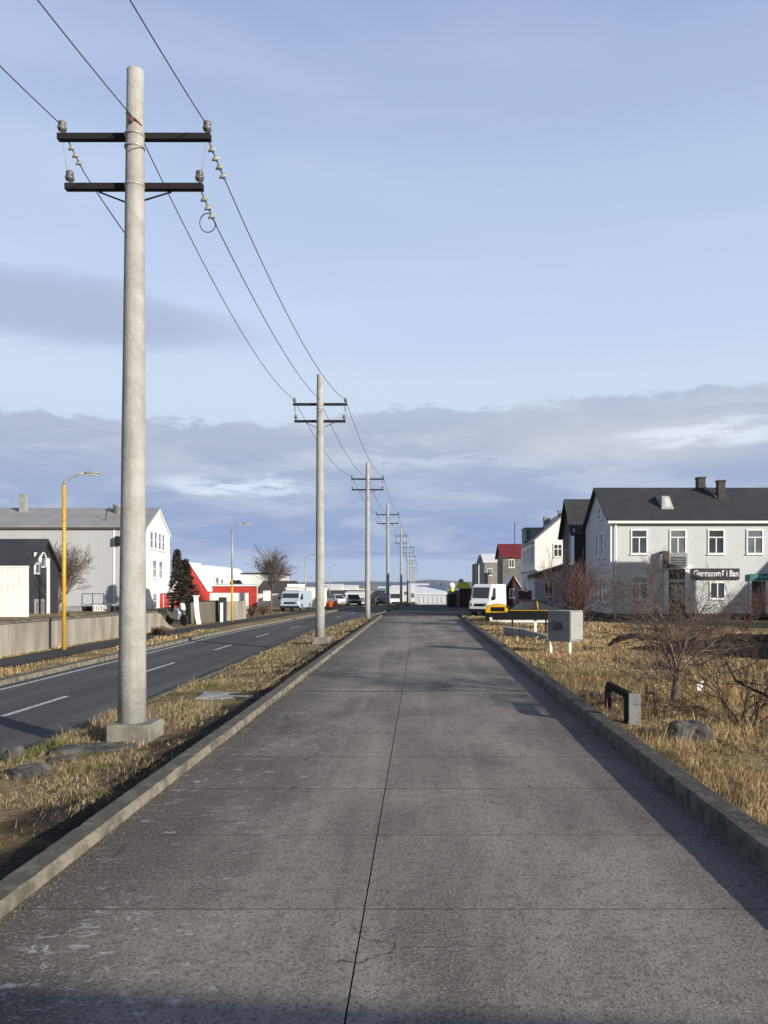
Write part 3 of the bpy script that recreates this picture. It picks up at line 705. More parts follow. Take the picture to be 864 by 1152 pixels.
# corner trims, second bay, chimneys, flue
a0,_,_,_ = wf.rect(127.5,129,600,690); mb = MB(); wf.box(mb,a0,a0+.14,-.6,7.25,.003,.06); mb.build('corner_board', M['white'], root)
mb = MB(); wf.box(mb,wf.L-.2,wf.L+.0,-.6,7.25,.003,.05); mb.build('corner_board', M['white'], root)
mb = MB(); wf.box(mb,-.1,wf.L+.1,7.12,7.24,.13,.22); mb.build('gutter', M['darkstone'], ro)
chimney(ro, PX(26.5,74.3), 74.3, .6,.5, 8.5, PZ(557,74.3), 'greystone')
mb = MB(); xx = PX(129.5,73); mb.lathe([(.62,0),(.62,1.05),(.68,1.08),(.68,1.22),(.1,1.28)], (xx,74.2,8.6), n=16); fl_ = mb.build('roof_vent', M['galv'], ro)
mb = MB(); mb.tube([(PX(119,71.5),71.5,8.0),(PX(120,71.5),71.5,9.2),(PX(124,71.5),71.5,9.3)], .035, 6); mb.tube([(PX(119,71),71,7.75),(PX(131,71),71,7.75)], .05, 6); mb.build('roof_bracket', M['iron'], ro)
a0,a1,z0,z1 = wf.rect(130.5,138,603,613)
wl_ = thing('wall_lamp', 'dark floodlight bracket high on the grey warehouse beside the near pole', 'floodlight', wf.pt((a0+a1)/2,z0,.01)); mb = MB(); wf.box(mb,a0+.1,a0+.5,z0+.1,z1-.05,.10,.55); mb.build('lamp_head', M['iron'], wl_)
mb = MB(); wf.box(mb,a0,a1,z0,z0+.07,.01,.5); mb.build('bracket', M['iron'], wl_)
# loading platform with railing, boxes
pf = thing('loading_platform', 'raised loading platform with a thin railing in front of the grey warehouse', 'platform', (PX(100,66),67,-.4))
mb = MB(); mb.box(PX(68,66),PX(90,66),66,69,.15-.55,PZ(686,66)+.25); mb.box(PX(90.4,66),PX(125,66),66,69,PZ(680,66)-.12,PZ(680,66)); mb.build('deck', M['greystone'], pf)
mb = MB()
for px in (92,104,116.5): mb.tube([(PX(px,66),66.05,PZ(680,66)),(PX(px,66),66.05,PZ(668,66))], .035, 6)
mb.tube([(PX(92,66),66.05,PZ(668,66)),(PX(116.5,66),66.05,PZ(668,66))], .035, 6); mb.build('railing', M['iron'], pf)
mb = MB()
for px in (93,100,124,130): MB().box(PX(px,66),PX(px,66)+.15,66.2,66.4,-.4,PZ(680.9,66)-.12).build('support', M['iron'], pf)

bx = thing('storage_box', 'cream slatted storage box under the loading platform', 'crate', (PX(112,65),65.4,-.3))
mb = MB(); mb.bbox(PX(104,65),PX(119,65),65,65.9,-.3,PZ(680.5,65),.04); bo = mb.build('box', M['cream'], bx)
mb = MB()
for i in range(5): xx = PX(104,65)+.12+i*.22; mb.box(xx,xx+.05,64.97,64.998,-.2,PZ(681.5,65))
mb.build('slat', M['beige'], bx)
# small black house
A=(-36,38.2);B=(-19.8,38.2);C=(-20.9,43.6);D=(-37,43.6)
root, w, ro, (bf, bg, bb, bl) = house('black_house', 'small black house with a white arched gable window behind the white shed', A,B,C,D, .3, PZ(639,38.2), PZ(609,40.8), 'black_wall','slate', True, .22)
bg2 = bg
a0,a1,z0,z1 = bg.rect(39,43.5,624,644); window(root, bg, a0,a1,z0,z1,'H','glass',.10,False)
a0,a1,z0,z1 = bg.rect(44.5,51,622,638)
mb = MB(); am=(a0+a1)/2; rr=(a1-a0)/2; prev=None
for i in range(13):
    an = pi*i/12; q = bg.pt(am-rr*cos(an), z0+ (z1-z0)*(.35+.65*sin(an)), .05)
    if prev: mb.tube([prev,q], .045, 6)
    prev = q
mb.tube([bg.pt(a0,z0,.05),bg.pt(a0,z0+(z1-z0)*.35,.05)],.045,6); mb.tube([bg.pt(a1,z0,.05),bg.pt(a1,z0+(z1-z0)*.35,.05)],.045,6); mb.tube([bg.pt(a0,z0,.05),bg.pt(a1,z0,.05)],.045,6)
aw = mb.build('arched_window', M['white'], root); mb = MB(); bg.box(mb,a0,a1,z0,z0+(z1-z0)*.6,.004,.02); mb.build('pane', M['glass'], aw)
for pa,pb in ((38.5,42),(45,48.5)):
    a0,a1,z0,z1 = bg.rect(pa,pb,674,691); mb = MB(); bg.box(mb,a0,a1,z0,z1,.004,.06); wn = mb.build('window_panel', M['greystone'], root); mb = MB(); bg.box(mb,a0+.18,a1-.18,z0+.12,z1-.12,.061,.07); mb.build('pane', M['glass_mid'], wn)
a0,a1,z0,z1 = bg.rect(52.5,54.5,628,695); mb = MB(); bg.box(mb,a0,a1,.3,z1,.004,.08); mb.build('corner_board', M['white'], root)
# white shed
root, w, ro, f4 = house('white_shed', 'white ribbed flat roofed shed behind the retaining wall, far left', (-30,34),(PX(32.5,34),34),(-19.7,37.4),(-30,37.4), .2, PZ(639,34), PZ(638.2,34), 'whitewall','white', True, .03, cat='shed', th=.10)
# retaining wall
rw = thing('retaining_wall', 'weathered concrete retaining wall along the far pavement, curving down at its end', 'wall', (-12.7,26,-.3))
mb = MB(); ys = list(np.arange(8,36.01,2.0)); prof = [(y, .76-.13*(y-20)/16) for y in ys]
prof += [(36.0+.6*i/2, .60-.03*i) for i in range(1,3)]+[(36.6+2.2*(i/8), -.24+.78*(1-sin(pi/2*i/8))) for i in range(1,9)]
wx = lambda y: -12.58
for (ya,za),(yb,zb_) in zip(prof[:-1],prof[1:]):
    g = .012 if (yb-ya) > 1.5 else 0
    xa, xb = wx(ya), wx(yb)
    mb.hexa([(xa-.28,ya+g,-.6),(xa,ya+g,-.6),(xb,yb,-.6),(xb-.28,yb,-.6)],[(xa-.28,ya+g,za),(xa,ya+g,za),(xb,yb,zb_),(xb-.28,yb,zb_)])
mb.build('wall_panels', M['retaining'], rw)
mb = MB(); 
for (ya,za),(yb,zb_) in zip(prof[:14],prof[1:15]):
    xa, xb = wx(ya), wx(yb); mb.hexa([(xa-.33,ya,za+.002),(xa+.04,ya,za+.002),(xb+.04,yb,zb_+.002),(xb-.33,yb,zb_+.002)],[(xa-.33,ya,za+.09),(xa+.04,ya,za+.09),(xb+.04,yb,zb_+.09),(xb-.33,yb,zb_+.09)])
mb.build('coping', M['kerb'], rw)

# --- fence / gate row beyond the wall
def pf_box(name, label, cat, d, px0, px1, py0, py1, m, thick=.1, part='panel', d2=None):
    d2 = d2 or d; z1 = PZ(py0, d)
    r = thing(name, label, cat, ((PX(px0,d)+PX(px1,d2))/2,(d+d2)/2,PZ(py1,d)))
    f = Face((PX(px0,d),d),(PX(px1,d2),d2)); mb = MB(); f.box(mb,0,f.L,PZ(py1,d),z1,0,-thick); mb.build(part, M[m], r)
    return r, f
r, f = pf_box('fence_panel', 'olive grey fence panel left of the white gatepost', 'fence', 42.5, 204,218,678,703,'olive', d2=43)
mb = MB(); f.box(mb,0,f.L,PZ(678,42.5)+.002,PZ(678,42.5)+.05,.03,-.13); mb.build('cap_rail', M['iron'], r)
gp = thing('gatepost', 'curved white gatepost between the olive fence panels', 'gatepost', (PX(221,42.2),42.2,-.3))
mb = MB(); pts = [(218.4,671),(218.8,682),(220,694),(222.5,706)]
for (a,b_),(c_,d_) in zip(pts[:-1],pts[1:]):
    mb.hexa([(PX(c_,42.2),42.1,PZ(d_,42.2)),(PX(c_+4,42.2),42.1,PZ(d_,42.2)),(PX(c_+4,42.2),42.35,PZ(d_,42.2)),(PX(c_,42.2),42.35,PZ(d_,42.2))],[(PX(a,42.2),42.1,PZ(b_,42.2)),(PX(a+4,42.2),42.1,PZ(b_,42.2)),(PX(a+4,42.2),42.35,PZ(b_,42.2)),(PX(a,42.2),42.35,PZ(b_,42.2))])
mb.box(PX(217.6,42.2),PX(223.5,42.2),42.05,42.4,PZ(671,42.2)+.002,PZ(669.8,42.2)); mb.build('post', M['white'], gp)
r, f = pf_box('fence_panel', 'wide olive grey gate panel right of the white gatepost', 'gate', 43.4, 223,246,677,702,'olive', d2=45)
mb = MB(); f.box(mb,0,f.L,PZ(677,43.4)+.002,PZ(677,43.4)+.05,.03,-.13); mb.build('cap_rail', M['iron'], r)
gp = thing('gatepost', 'dark gatepost with a white board on its face beside the concrete wall', 'gatepost', (PX(250,44.5),44.5,-.3))
mb = MB(); mb.bbox(PX(246,44.5),PX(253.5,44.5),44.5,44.85,-.35,PZ(672,44.5),.02); mb.build('post', M['black_wall'], gp)
mb = MB(); mb.box(PX(247.8,44.5),PX(251,44.5),44.45,44.497,-.25,PZ(678,44.5)); mb.build('board', M['white'], gp)
pf_box('garden_wall', 'low grey concrete garden wall behind the second yellow lamp post', 'wall', 46, 254,277,677,700,'retaining', .2, 'wall_panel', d2=49)
pf_box('white_wall', 'white rendered yard wall in front of the red building', 'wall', 54, 236,278.5,667,690,'white', .3, 'wall_panel')
# red building and neighbours
A=(PX(204,66),66); B=(PX(235,62),62)
root, w, ro, f4 = house('red_gabled_house', 'red house gable with a white roof behind the conifers', (PX(196,62),62),(PX(233,66),66),(PX(233,66)+.2,67.6),(PX(196,62)+.2,63.6), -.4, PZ(662,64), PZ(634,62), 'red_wall','snow_roof', False, .3)
root, w, ro, f4 = house('red_building', 'long low red building with a white roof edge behind the white yard wall', (PX(236,67),67),(PX(289,67),67),(PX(290,74),74),(PX(236,67),74), -.5, PZ(659.5,67), PZ(658.5,67), 'red_wall','snow_roof', True, .1, cat='building', th=.12)
mb = MB(); f4[1].box(mb, 0,.15,-.5,PZ(660,67),.003,.05); mb.build('corner_board', M['white'], root)
# white arched roof building
ar = thing('arched_hall', 'white hall with a rounded roof behind the red building', 'hall', (PX(240,85),85,-.5))
mb = MB(); x0,x1 = PX(205,85),PX(257,85); n=14; top=PZ(636,85); ev=PZ(664,85); vs=[]
for yy in (85,97):
    vs += [(x0,yy,-.6)]+[(x0+(x1-x0)*(i/n), yy, ev+(top-ev)*(sin(min(1,(i/n)/.28)*pi/2) if i/n < .28 else (1 if i/n < .58 else max(0,cos((i/n-.58)/.42*pi/2))**.75))) for i in range(n+1)]+[(x1,yy,-.6)]
k=n+3; mb.add(vs, [tuple(range(k)), tuple(range(2*k-1,k-1,-1))]+[(i,i+k,i+1+k,i+1) for i in range(k-1)]); mb.build('shell', M['snow_roof'], ar)
f = Face((x0,85),(x1,85))
for pa,pb,qa,qb in ((243,246,650,662),(249,251,652,662)):
    a0,a1,z0,z1 = f.rect(pa,pb,qa,qb); window(ar, f, a0,a1,z0,z1,'H','glass_mid',.1)
root, w, ro, f4 = house('white_factory', 'white flat building with a dark roof edge behind the red building', (PX(259,95),95),(PX(302,95),95),(PX(302,95),110),(PX(259,95),110), -.8, PZ(646,95), PZ(645,95), 'far_white','slate', True, .15, cat='building', th=.2)
for i,(px) in enumerate((263,268)): 
    mb = MB(); mb.lathe([(.15,0),(.45,.2),(.5,.6),(.3,1.0),(.05,1.1)], (PX(px,80),80,PZ(664,80)), n=10); mb.build('roof_cowl', M['black_wall'], root)
root, w, ro, f4 = house('brown_roofed_house', 'low house with a broad brown roof behind the bare roadside tree', (PX(290,88),88),(PX(324,88),88),(PX(324,88),97),(PX(290,88),97), -.8, PZ(666,88), PZ(654.5,88), 'far_white','far_brown', True, .3)
root, w, ro, f4 = house('white_house', 'small white house with an upper box storey behind the pale blue van', (PX(322,80),80),(PX(357,80),80),(PX(357,80),88),(PX(322,80),88), -.6, PZ(662.5,80), PZ(662,80), 'white','white', True, .1)
mb = MB(); mb.box(PX(322.5,80),PX(336,80),80.3,85,PZ(662,80)+.15,PZ(657,80)); mb.build('upper_storey', M['white'], root)
f = Face((PX(322,80),80),(PX(357,80),80))
for pa,pb,qa,qb in ((324,329,664,667),(330,335,664,667),(346.5,348.5,665,670)):
    a0,a1,z0,z1 = f.rect(pa,pb,qa,qb); window(root, f, a0,a1,z0,z1,'I','glass',.05,False)
# small white road sign by the bare tree
pf_box('white_hoarding', 'small white hoarding to the left of the bare roadside tree', 'sign', 60, 296,306,664.5,676,'white', .08, 'board')
# distant rows of buildings
far = [(366,416,130,665,671.5,682,'far_grey','far_brown','long low shed with a brown roof across the bend of the road'),
 (389,413,112,666.5,668.5,684,'far_white','snow_roof','white garage behind the dark parked car'),
 (412,432,118,663,666,684,'far_grey','far_grey','grey depot building behind the third utility pole'),
 (340,364,150,660,664,680,'far_white','far_grey','white far house seen above the pale blue van'),
 (355,384,210,657.5,661,676,'far_white','snow_roof','far white terrace roof left of the third pole'),
 (384,402,300,658.5,661,672,'far_white','snow_roof','far white hall right on the shoreline'),
 (404,425,260,659,662,674,'far_white','far_grey','far pale hall between the second and third poles'),
 (425,446,150,660.5,665,680,'far_white','snow_roof','white hall with a snowy roof behind the parked truck'),
 (440,462,220,659,662.5,675,'far_white','snow_roof','far white hall left of the smallest poles'),
 (458,482,170,657,663,680,'far_white','snow_roof','white roofed hall left of the low grey hall'),
 (278,300,160,648,655,675,'far_white','far_grey','pale far block behind the bare roadside tree'),
 (306,322,170,655,658,675,'far_white','snow_roof','far white block just right of the bare roadside tree')]
for i,(a,b_,d,yt,ye,yb_,wm,rm,lb) in enumerate(far):
    root, w, ro, f4 = house('far_building', lb, (PX(a,d),d),(PX(b_,d),d),(PX(b_,d),d+8),(PX(a,d),d+8), PZ(yb_,d)-1.0, PZ(ye,d), PZ(yt,d), wm, rm, True, .15, cat='building', group='distant town buildings')
    mb = MB(); f = f4[0]; nn = max(2,int(f.L/3)); h = (PZ(ye,d)-PZ(yb_,d))
    for k in range(nn):
        a0 = f.L*(k+.5)/nn-.45; f.box(mb,a0,a0+.9,PZ(ye,d)-h*.55,PZ(ye,d)-h*.25,.003,.05)
    mb.build('window_row', M['glass_mid'], root)
# out of frame neighbours whose shadows reach the picture
root, w, ro, f4 = house('neighbour_house', 'narrow white house out to the right of the lawn', (24.0,35.5),(28.6,35.5),(28.6,41.3),(24.0,41.3), -.45, 6.1, 8.35, 'cream','slate', True, .1)
root, w, ro, f4 = house('neighbour_house', 'long white house out to the right beyond the narrow one', (37.2,35.5),(49,35.5),(49,41.3),(37.2,41.3), -.45, 6.3, 8.7, 'cream','slate', True, .1)
root, w, ro, f4 = house('garden_shed', 'low beige shed standing behind the photographer', (3.6,-5.4),(15,-6.65),(15,-3.05),(3.6,-1.8), -.1, 2.2, 3.22, 'beige','slate', True, .05, cat='shed', th=.06)  # unseen shed, added and sized so its ridge shadow crosses the near path

# ------------------------------------------------------------------ poles and wires
def pin_insulator(par, p, name='pin_insulator'):
    mb = MB(); mb.lathe([(.012,0),(.012,.05),(.05,.055),(.062,.085),(.055,.11),(.034,.118),(.05,.135),(.05,.165),(.03,.18),(.012,.185)], p, n=14)
    return mb.build(name, M['porcelain'], par)
def string_insulator(par, p, dirv, n=3, s=1.0):
    d = Vector(dirv).normalized(); p = Vector(p)
    mb = MB(); mb.tube([p, p+d*.40*s], .009*s, 6)
    io = mb.build('insulator_string', M['rust'], par)
    mb = MB()
    for i in range(n):
        q = p+d*(.08+.10*i)*s; mb.lathe([(.015*s,-.03*s),(.03*s,-.02*s),(.058*s,.0),(.062*s,.012*s),(.025*s,.02*s),(.015*s,.035*s)], q, d, 12)
    mb.build('insulator_disc', M['glassins'], io)
    return p+d*.40*s
POLES = [ # px, base depth, base py, top, arm1 y, arm2 y, halfarm px, halfarm2 px
 (148.5,9.9,None,80,155,211,1.00,.90),
 (360,26,None,422,455,474,.93,.88),
 (413.5,46,None,521,539,551,1.0,.97),
 (436.2,66,None,567,579,589,1.0,.95),
 (451.2,88,None,592.5,603,611,.75,.7),
 (458.5,115,None,608,616,622,.9,.8),
 (461.5,145,None,619,626,631,.95,.85),
 (464.5,185,None,628,634,638.5,1.0,.9),
 (466.5,240,None,637,641,645,1.0,.9)]
labels = ['thick near concrete utility pole standing on a square block in the left verge','second concrete utility pole, at the narrow end of the left grass verge','third concrete utility pole, by the bend of the road','fourth pole, just before the dark parked pickup','fifth pole, leaning in close to the kerb end','sixth pole, small between the fifth and the distant cluster','seventh small pole of the distant cluster','eighth tiny pole of the distant cluster','smallest and farthest pole of the line']
ATT = []
for i,(px,d,_,top,y1,y2,h1,h2) in enumerate(POLES):
    h1 *= 1+.16/d; h2 *= 1+.16/d
    x = PX(px,d); zt = PZ(top,d); za = PZ(y1,d); zb_ = PZ(y2,d); zg = surf(x,d)
    r = thing('utility_pole', labels[i], 'utility pole', (x,d,zg-.05), group='utility poles along the verge')
    nseg = 20 if i < 3 else 10
    mb = MB(); hb = zg+(.22 if i < 2 else -.05)
    rb, rt = (.178,.107) if i == 0 else (.165,.11)
    n = 9; pts = [(x+.045*k/n if i == 0 else x, d, hb+(zt-hb)*k/n) for k in range(n+1)]
    mb.tube(pts+[(pts[-1][0],d,zt+.025)], [rb+(rt-rb)*k/n for k in range(n+1)]+[rt*.7], nseg); mb.build('shaft', M['concrete_pole'], r)
    xt = x+(.035 if i == 0 else 0)
    if i < 2:
        mb = MB(); q = .27; mb.bbox(x-q+.03,x+q+.06,d-q,d+q,zg-.25,hb+.002,.02); mb.build('base_block', M['block'], r)
    yf = d+rt+.055; za = PZ(y1,yf); zb_ = PZ(y2,yf); xs_ = xt; xt += x*(.16/d)
    if i < 3:
        for zz in (za,zb_,za-.16 if i==0 else za-.12):
            mb = MB(); mb.lathe([(rt*1.1+.006,0),(rt*1.1+.012,.01),(rt*1.1+.012,.03),(rt*1.1+.006,.04)], (xs_,d,zz-.09), n=20); mb.build('band', M['galv'], r)
    arms = []
    for (zz,hh) in ((za,h1),(zb_,h2)):
        mb = MB(); mb.box(xt-hh,xt+hh,yf-.05,yf-.035,zz-.040,zz+.040); mb.box(xt-hh,xt+hh,yf-.035,yf+.035,zz+.033,zz+.040); mb.box(xt-hh,xt+hh,yf-.035,yf+.035,zz-.040,zz-.033)
        mb.box(xt-hh,xt-hh+.05,yf-.034,yf+.03,zz-.0325,zz+.0325); mb.box(xt+hh-.05,xt+hh,yf-.034,yf+.03,zz-.0325,zz+.0325)
        a = mb.build('crossarm', M['iron'], r)
        if i < 7:
            for s in (-1,1): pin_insulator(a, (xt+s*(hh-.05),yf,zz+.041))
    if i < 4:
        for s in (-1,1):
            mb = MB(); mb.tube([(xt+s*.48,yf+.02,zb_-.05),(xt+s*(rt-.01),yf-.1,zb_-.24)], .012, 6); mb.build('brace', M['iron'], r)
    A_ = dict(L=Vector((xt-h1+.05,yf,za+.16)), R=Vector((xt+h1-.05,yf,za+.16)), C=Vector((xs_,d-rt-.03,za+.12)), Q=Vector((xt+h2-.05,yf,zb_+.16)))
    if i == 0:
        e = {}
        e['L'] = string_insulator(r, (xt-h1+.13,yf+.02,za-.05), (.30,.45,-.75), 3, .9)
        e['R'] = string_insulator(r, (xt+h1-.03,yf+.02,za-.05), (.30,.45,-.75), 4, 1.1)
        e['Q'] = string_insulator(r, (xt+h2-.03,yf+.02,zb_-.05), (.30,.45,-.75), 3, 1.1)
        e['C'] = Vector((xs_,d-rt-.03,za+.12)); A_['out'] = e
        mb = MB(); c0 = e['Q']+Vector((-.12,0,.05))
        mb.tube([c0+Vector((.11*cos(t*pi/9),0,.13*sin(t*pi/9))) for t in range(2,19)], .007, 5); mb.build('wire_loop', M['wire'], r)
        for s, hA, hB in ((-1,h1,h2),(1,h1,h2)):
            mb = MB(); mb.tube([(xt+s*(hA-.06),yf,za-.04),(xt+s*(hB-.02),yf,zb_+.2)], .005, 5); mb.build('jumper_wire', M['galv'], r)
        mb = MB(); mb.tube([(xs_-.07,d-rt*.9,za+.17),(xs_-.02,d-rt-.03,za+.12),(xs_+.06,d-rt-.01,za+.07),(xs_+.108,d-.05,za+.03)], .013, 6); mb.lathe([(.02,0),(.04,.015),(.03,.03)], (xs_-.0,d-rt-.01,za+.06), (0,-1,0), 10); mb.build('wire_clamp', M['rust'], r)
    elif i < 4:
        for s in (-1,1):
            string_insulator(r, (xt+s*(h1-.08),yf+.02,za-.05), (s*.1,.5,-.75), 2, .8)
    ATT.append(A_)
def sagline(a, b_, s, n=14):
    return [a.lerp(b_, t/n)+Vector((0,0,-4*s*(t/n)*(1-t/n))) for t in range(n+1)]
wl = {'L':'left overhead wire strung along the utility poles','C':'middle overhead wire fixed to the pole shafts','R':'right overhead wire strung along the upper crossarms','Q':'lower right overhead wire starting at the near pole'}
SAG1 = {'C':.55,'Q':.30,'R':.50}; NXT = {'C':'L','Q':'C','R':'R'}
for key in 'LCRQ':
    pts = []
    if key != 'Q':
        p1 = ATT[0][key]; p0 = Vector((p1.x-.15, -10.5, p1.z+.15)); pts = sagline(p0, p1, .85, 30)
    st = ATT[0]['out'][key]; line2 = []
    if key == 'L':                      # the left conductor comes down behind the near pole
        line2 = sagline(st, Vector((PX(150,9.9), 10.02, PZ(278,9.95))), .02, 8)
    else:
        k2 = NXT[key]; prev = st
        for j in range(1, len(ATT)):
            line2 += sagline(prev, ATT[j][k2], (SAG1[key],.55,.5,.6,.7,.8,1.0,1.2)[j-1], 14)[(0 if j == 1 else 1):]; prev = ATT[j][k2]
    mb = MB()
    rad = lambda p: .0075+.00010*max(0,p.y-10)
    if pts:
        mb.tube(pts, [rad(p) for p in pts], 5)
    mb.tube(line2, [rad(p) for p in line2], 5)
    tag(mb.build('overhead_wire', M['wire']), wl[key], 'wire', 'wires between the utility poles')

# ------------------------------------------------------------------ street lamps
def street_lamp(px, d, ytop, dx, label, split=.55):
    x = PX(px,d); zb = surf(x,d) if d > 30 else -.25; zt = PZ(ytop,d)
    r = thing('street_lamp', label, 'street lamp', (x,d,zb), group='street lamps beyond the road')
    H = zt-zb
    mb = MB(); mb.tube([(x,d,zb),(x,d,zb+H*split)], [.068,.060], 12); mb.build('lower_pole', M['yellow_pole'], r)
    um = 'yellow_pole' if split > .7 else 'galv'
    mb = MB(); mb.tube([(x,d,zb+H*split),(x,d,zt-.12)], [.060,.045], 12); up = mb.build('upper_pole', M[um], r)
    mb = MB(); pts = [(x,d,zt-.12),(x+.03,d,zt-.03),(x+.12,d,zt+.04),(x+dx*.5,d,zt+.20),(x+dx*.8,d,zt+.27)]
    mb.tube(pts, [.045,.042,.036,.032,.03], 10); mb.build('arm', M['galv'], r)
    hx_, hz = x+dx*.78, zt+.26
    mb = MB(); prof = [(.03,0),(.07,.06),(.10,.22),(.10,.40),(.06,.50),(.01,.53)]
    mb.lathe(prof, (hx_,d,hz), (1,0,.04), 12)
    mb.v = [(a,b_,hz+(c-hz)*.62) for a,b_,c in mb.v]
    hd = mb.build('lamp_head', M['galv'], r)
    mb = MB(); mb.hexa([(hx_+.12,d-.06,hz-.085),(hx_+.42,d-.06,hz-.085),(hx_+.42,d+.06,hz-.085),(hx_+.12,d+.06,hz-.085)],[(hx_+.10,d-.08,hz-.04),(hx_+.44,d-.08,hz-.04),(hx_+.44,d+.08,hz-.04),(hx_+.10,d+.08,hz-.04)]); mb.build('lens', M['lens'], hd)
street_lamp(72, 25, 541, .85, 'nearest street lamp with a yellow post, in front of the retaining wall', .96)
street_lamp(261, 44.6, 594, .75, 'street lamp with a yellow lower post in front of the red building', .45)
street_lamp(343.5, 75, 627, .75, 'thin grey street lamp between the pale blue van and the second pole', .02)
street_lamp(371, 110, 638, .8, 'tiny far street lamp right of the second utility pole', .02)

# ------------------------------------------------------------------ bare trees
def branch(mb, p, d, L, r, lev, maxlev, kids, spread, wig, up, n=None, tipmin=.002, segs=5, child_from=.25):
    pts = [p]; rad = [r]; cur = p.copy(); dd = d.copy()
    for i in range(segs):
        dd = (dd+Vector((random.gauss(0,wig),random.gauss(0,wig),random.gauss(0,wig)+up))).normalized()
        cur = cur+dd*(L/segs); pts.append(cur.copy()); rad.append(max(tipmin, r*(1-.72*(i+1)/segs)))
    mb.tube(pts, rad, n or (8 if lev == 0 else 5 if lev == 1 else 3), cap=(lev == 0))
    if lev >= maxlev: return
    k = kids[min(lev,len(kids)-1)]
    for j in range(k):
        t = child_from+(1-child_from)*(j+random.random())/k; t = min(t,.98)
        s = t*segs; i = int(s); q = pts[i].lerp(pts[min(i+1,segs)], s-i)
        base = (pts[min(i+1,segs)]-pts[i]).normalized()
        side = Vector((random.gauss(0,1),random.gauss(0,1),random.gauss(0,.6))); side -= base*side.dot(base); side.normalize()
        nd = (base*cos(spread)+side*sin(spread)).normalized()
        rr = rad[i]*random.uniform(.5,.72)
        branch(mb, q, nd, L*random.uniform(.48,.78)*(1.1-.35*t), max(rr,tipmin), lev+1, maxlev, kids, spread*random.uniform(.85,1.1), wig, up, None, tipmin, max(3,segs-1), .2)
def bare_tree(name, label, cat, x, y, z, stems, maxlev, kids, mtl, trunk=None, spread=.7, wig=.13, up=.03, tip=.002, group=None, seed=1):
    random.seed(seed)
    r = thing(name, label, cat, (x,y,z), group=group)
    if trunk:   # (height, radius, lean)
        h, rr, ln = trunk
        tb = MB(); tb.tube([(x,y,z-.1),(x+ln*.2,y,z+h*.35),(x+ln*.6,y,z+h*.7),(x+ln,y,z+h)], [rr*1.25,rr,rr*.85,rr*.75], 10); tb.build('trunk', M[mtl], r)
        origin = Vector((x+ln,y,z+h-.03))
    else: origin = Vector((x,y,z))
    mb = MB()
    for (dx,dy,dz,L,rr) in stems:
        o = origin+Vector((random.gauss(0,.03),random.gauss(0,.03),0))
        if not trunk: o = origin+Vector((dx*.12,dy*.12,-.05))
        branch(mb, o, Vector((dx,dy,dz)).normalized(), L, rr, 0, maxlev, kids, spread, wig, up, 6, tip)
    mb.build('crown' if trunk else 'branches', M[mtl], r)
    return r
# the near tree
bare_tree('bare_tree','bare many-stemmed small tree on the dry grass in front of the pale grey house','tree', 4.0,11.9,0.0,
  [(-.75,.1,.95,1.15,.020),(-.35,.2,1.3,1.35,.024),(.1,-.1,1.5,1.5,.028),(.5,.25,1.2,1.3,.022),(.9,.0,.85,1.15,.020),(-1.0,-.3,.7,1.05,.016),(1.1,.4,.6,1.05,.015),(.2,.6,1.0,1.15,.018),(-.15,-.55,1.2,1.1,.018)],
  3, [9,6,4], 'bark', (.50,.060,.03), .68, .15, .010, .0022, seed=5)
bare_tree('bare_shrub','thicket of reddish stems close behind the small bare tree','shrub', 4.9,14.5,-.05,
  [(random.uniform(-1,1),random.uniform(-.6,.6),random.uniform(.6,1.4),random.uniform(.8,1.25),.014) for _ in range(13)], 3, [5,4,3], 'redbark', None, .6,.14,.01,.0018, seed=8)
bare_tree('bare_shrub','tall reddish bare shrub behind the grey cabinet','shrub', PX(650,33),33,-.15,
  [(random.uniform(-1,1)*.8,random.uniform(-.6,.6),random.uniform(.9,1.7),random.uniform(1.8,2.5),.030) for _ in range(15)], 3, [6,4,3], 'redbark', None, .5,.10,.02,.0055, seed=11)
bare_tree('bare_shrub','sparse bare shrub in front of the teal sign door','shrub', PX(838,36),36,-.2,
  [(random.uniform(-1,1),random.uniform(-.6,.6),random.uniform(.6,1.4),random.uniform(1.2,1.7),.022) for _ in range(9)], 3, [5,4,2], 'redbark', None, .55,.12,.02,.005, seed=13)
bare_tree('fallen_branches','heap of dark fallen branches sprawling over the grass at the right edge','branches', 4.45,10.3,0,
  [(-.9,.1,.50,1.0,.018),(-.5,.3,.75,.95,.018),(.2,.1,.9,.9,.016),(.7,.2,.55,1.0,.016),(-1.0,-.2,.30,.85,.014),(.5,-.3,.4,.8,.014),(-.3,-.2,.7,.8,.014),(0,.5,.6,.9,.014),(1,.0,.35,.9,.013),(-.7,.5,.6,.9,.014),(.3,.5,.8,.8,.014)], 3, [6,4,2], 'darkbark', None, .6,.16,0,.0035, seed=21)
# arched dead limb at the right edge
random.seed(31)
r = thing('dead_limb','crooked dead limb arching over the fallen branches at the right edge','branch',(5.1,10.3,0))
mb = MB(); mb.tube([PX3 for PX3 in [(PX(877,10.4),10.4,.25),(PX(860,10.6),10.6,PZ(781,10.6)),(PX(845,10.8),10.8,PZ(775,10.8)),(PX(828,11),11,PZ(766,11)),(PX(822,11.1),11.1,PZ(755,11.1)),(PX(815,11.2),11.2,PZ(741,11.2))]], [.026,.024,.022,.019,.014,.008], 7)
branch(mb, Vector((PX(824,11.1),11.1,PZ(756,11.1))), Vector((1,0,.45)), .45, .012, 1, 2, [4,2], .6,.08,.02)
branch(mb, Vector((PX(828,11),11,PZ(766,11))), Vector((1,0,-.2)), .8, .014, 1, 2, [4,3], .6,.08,0)
branch(mb, Vector((PX(836,10.9),10.9,PZ(770,10.9))), Vector((-.9,-.2,.0)), .5, .010, 1, 2, [4,3], .6,.08,-.03)
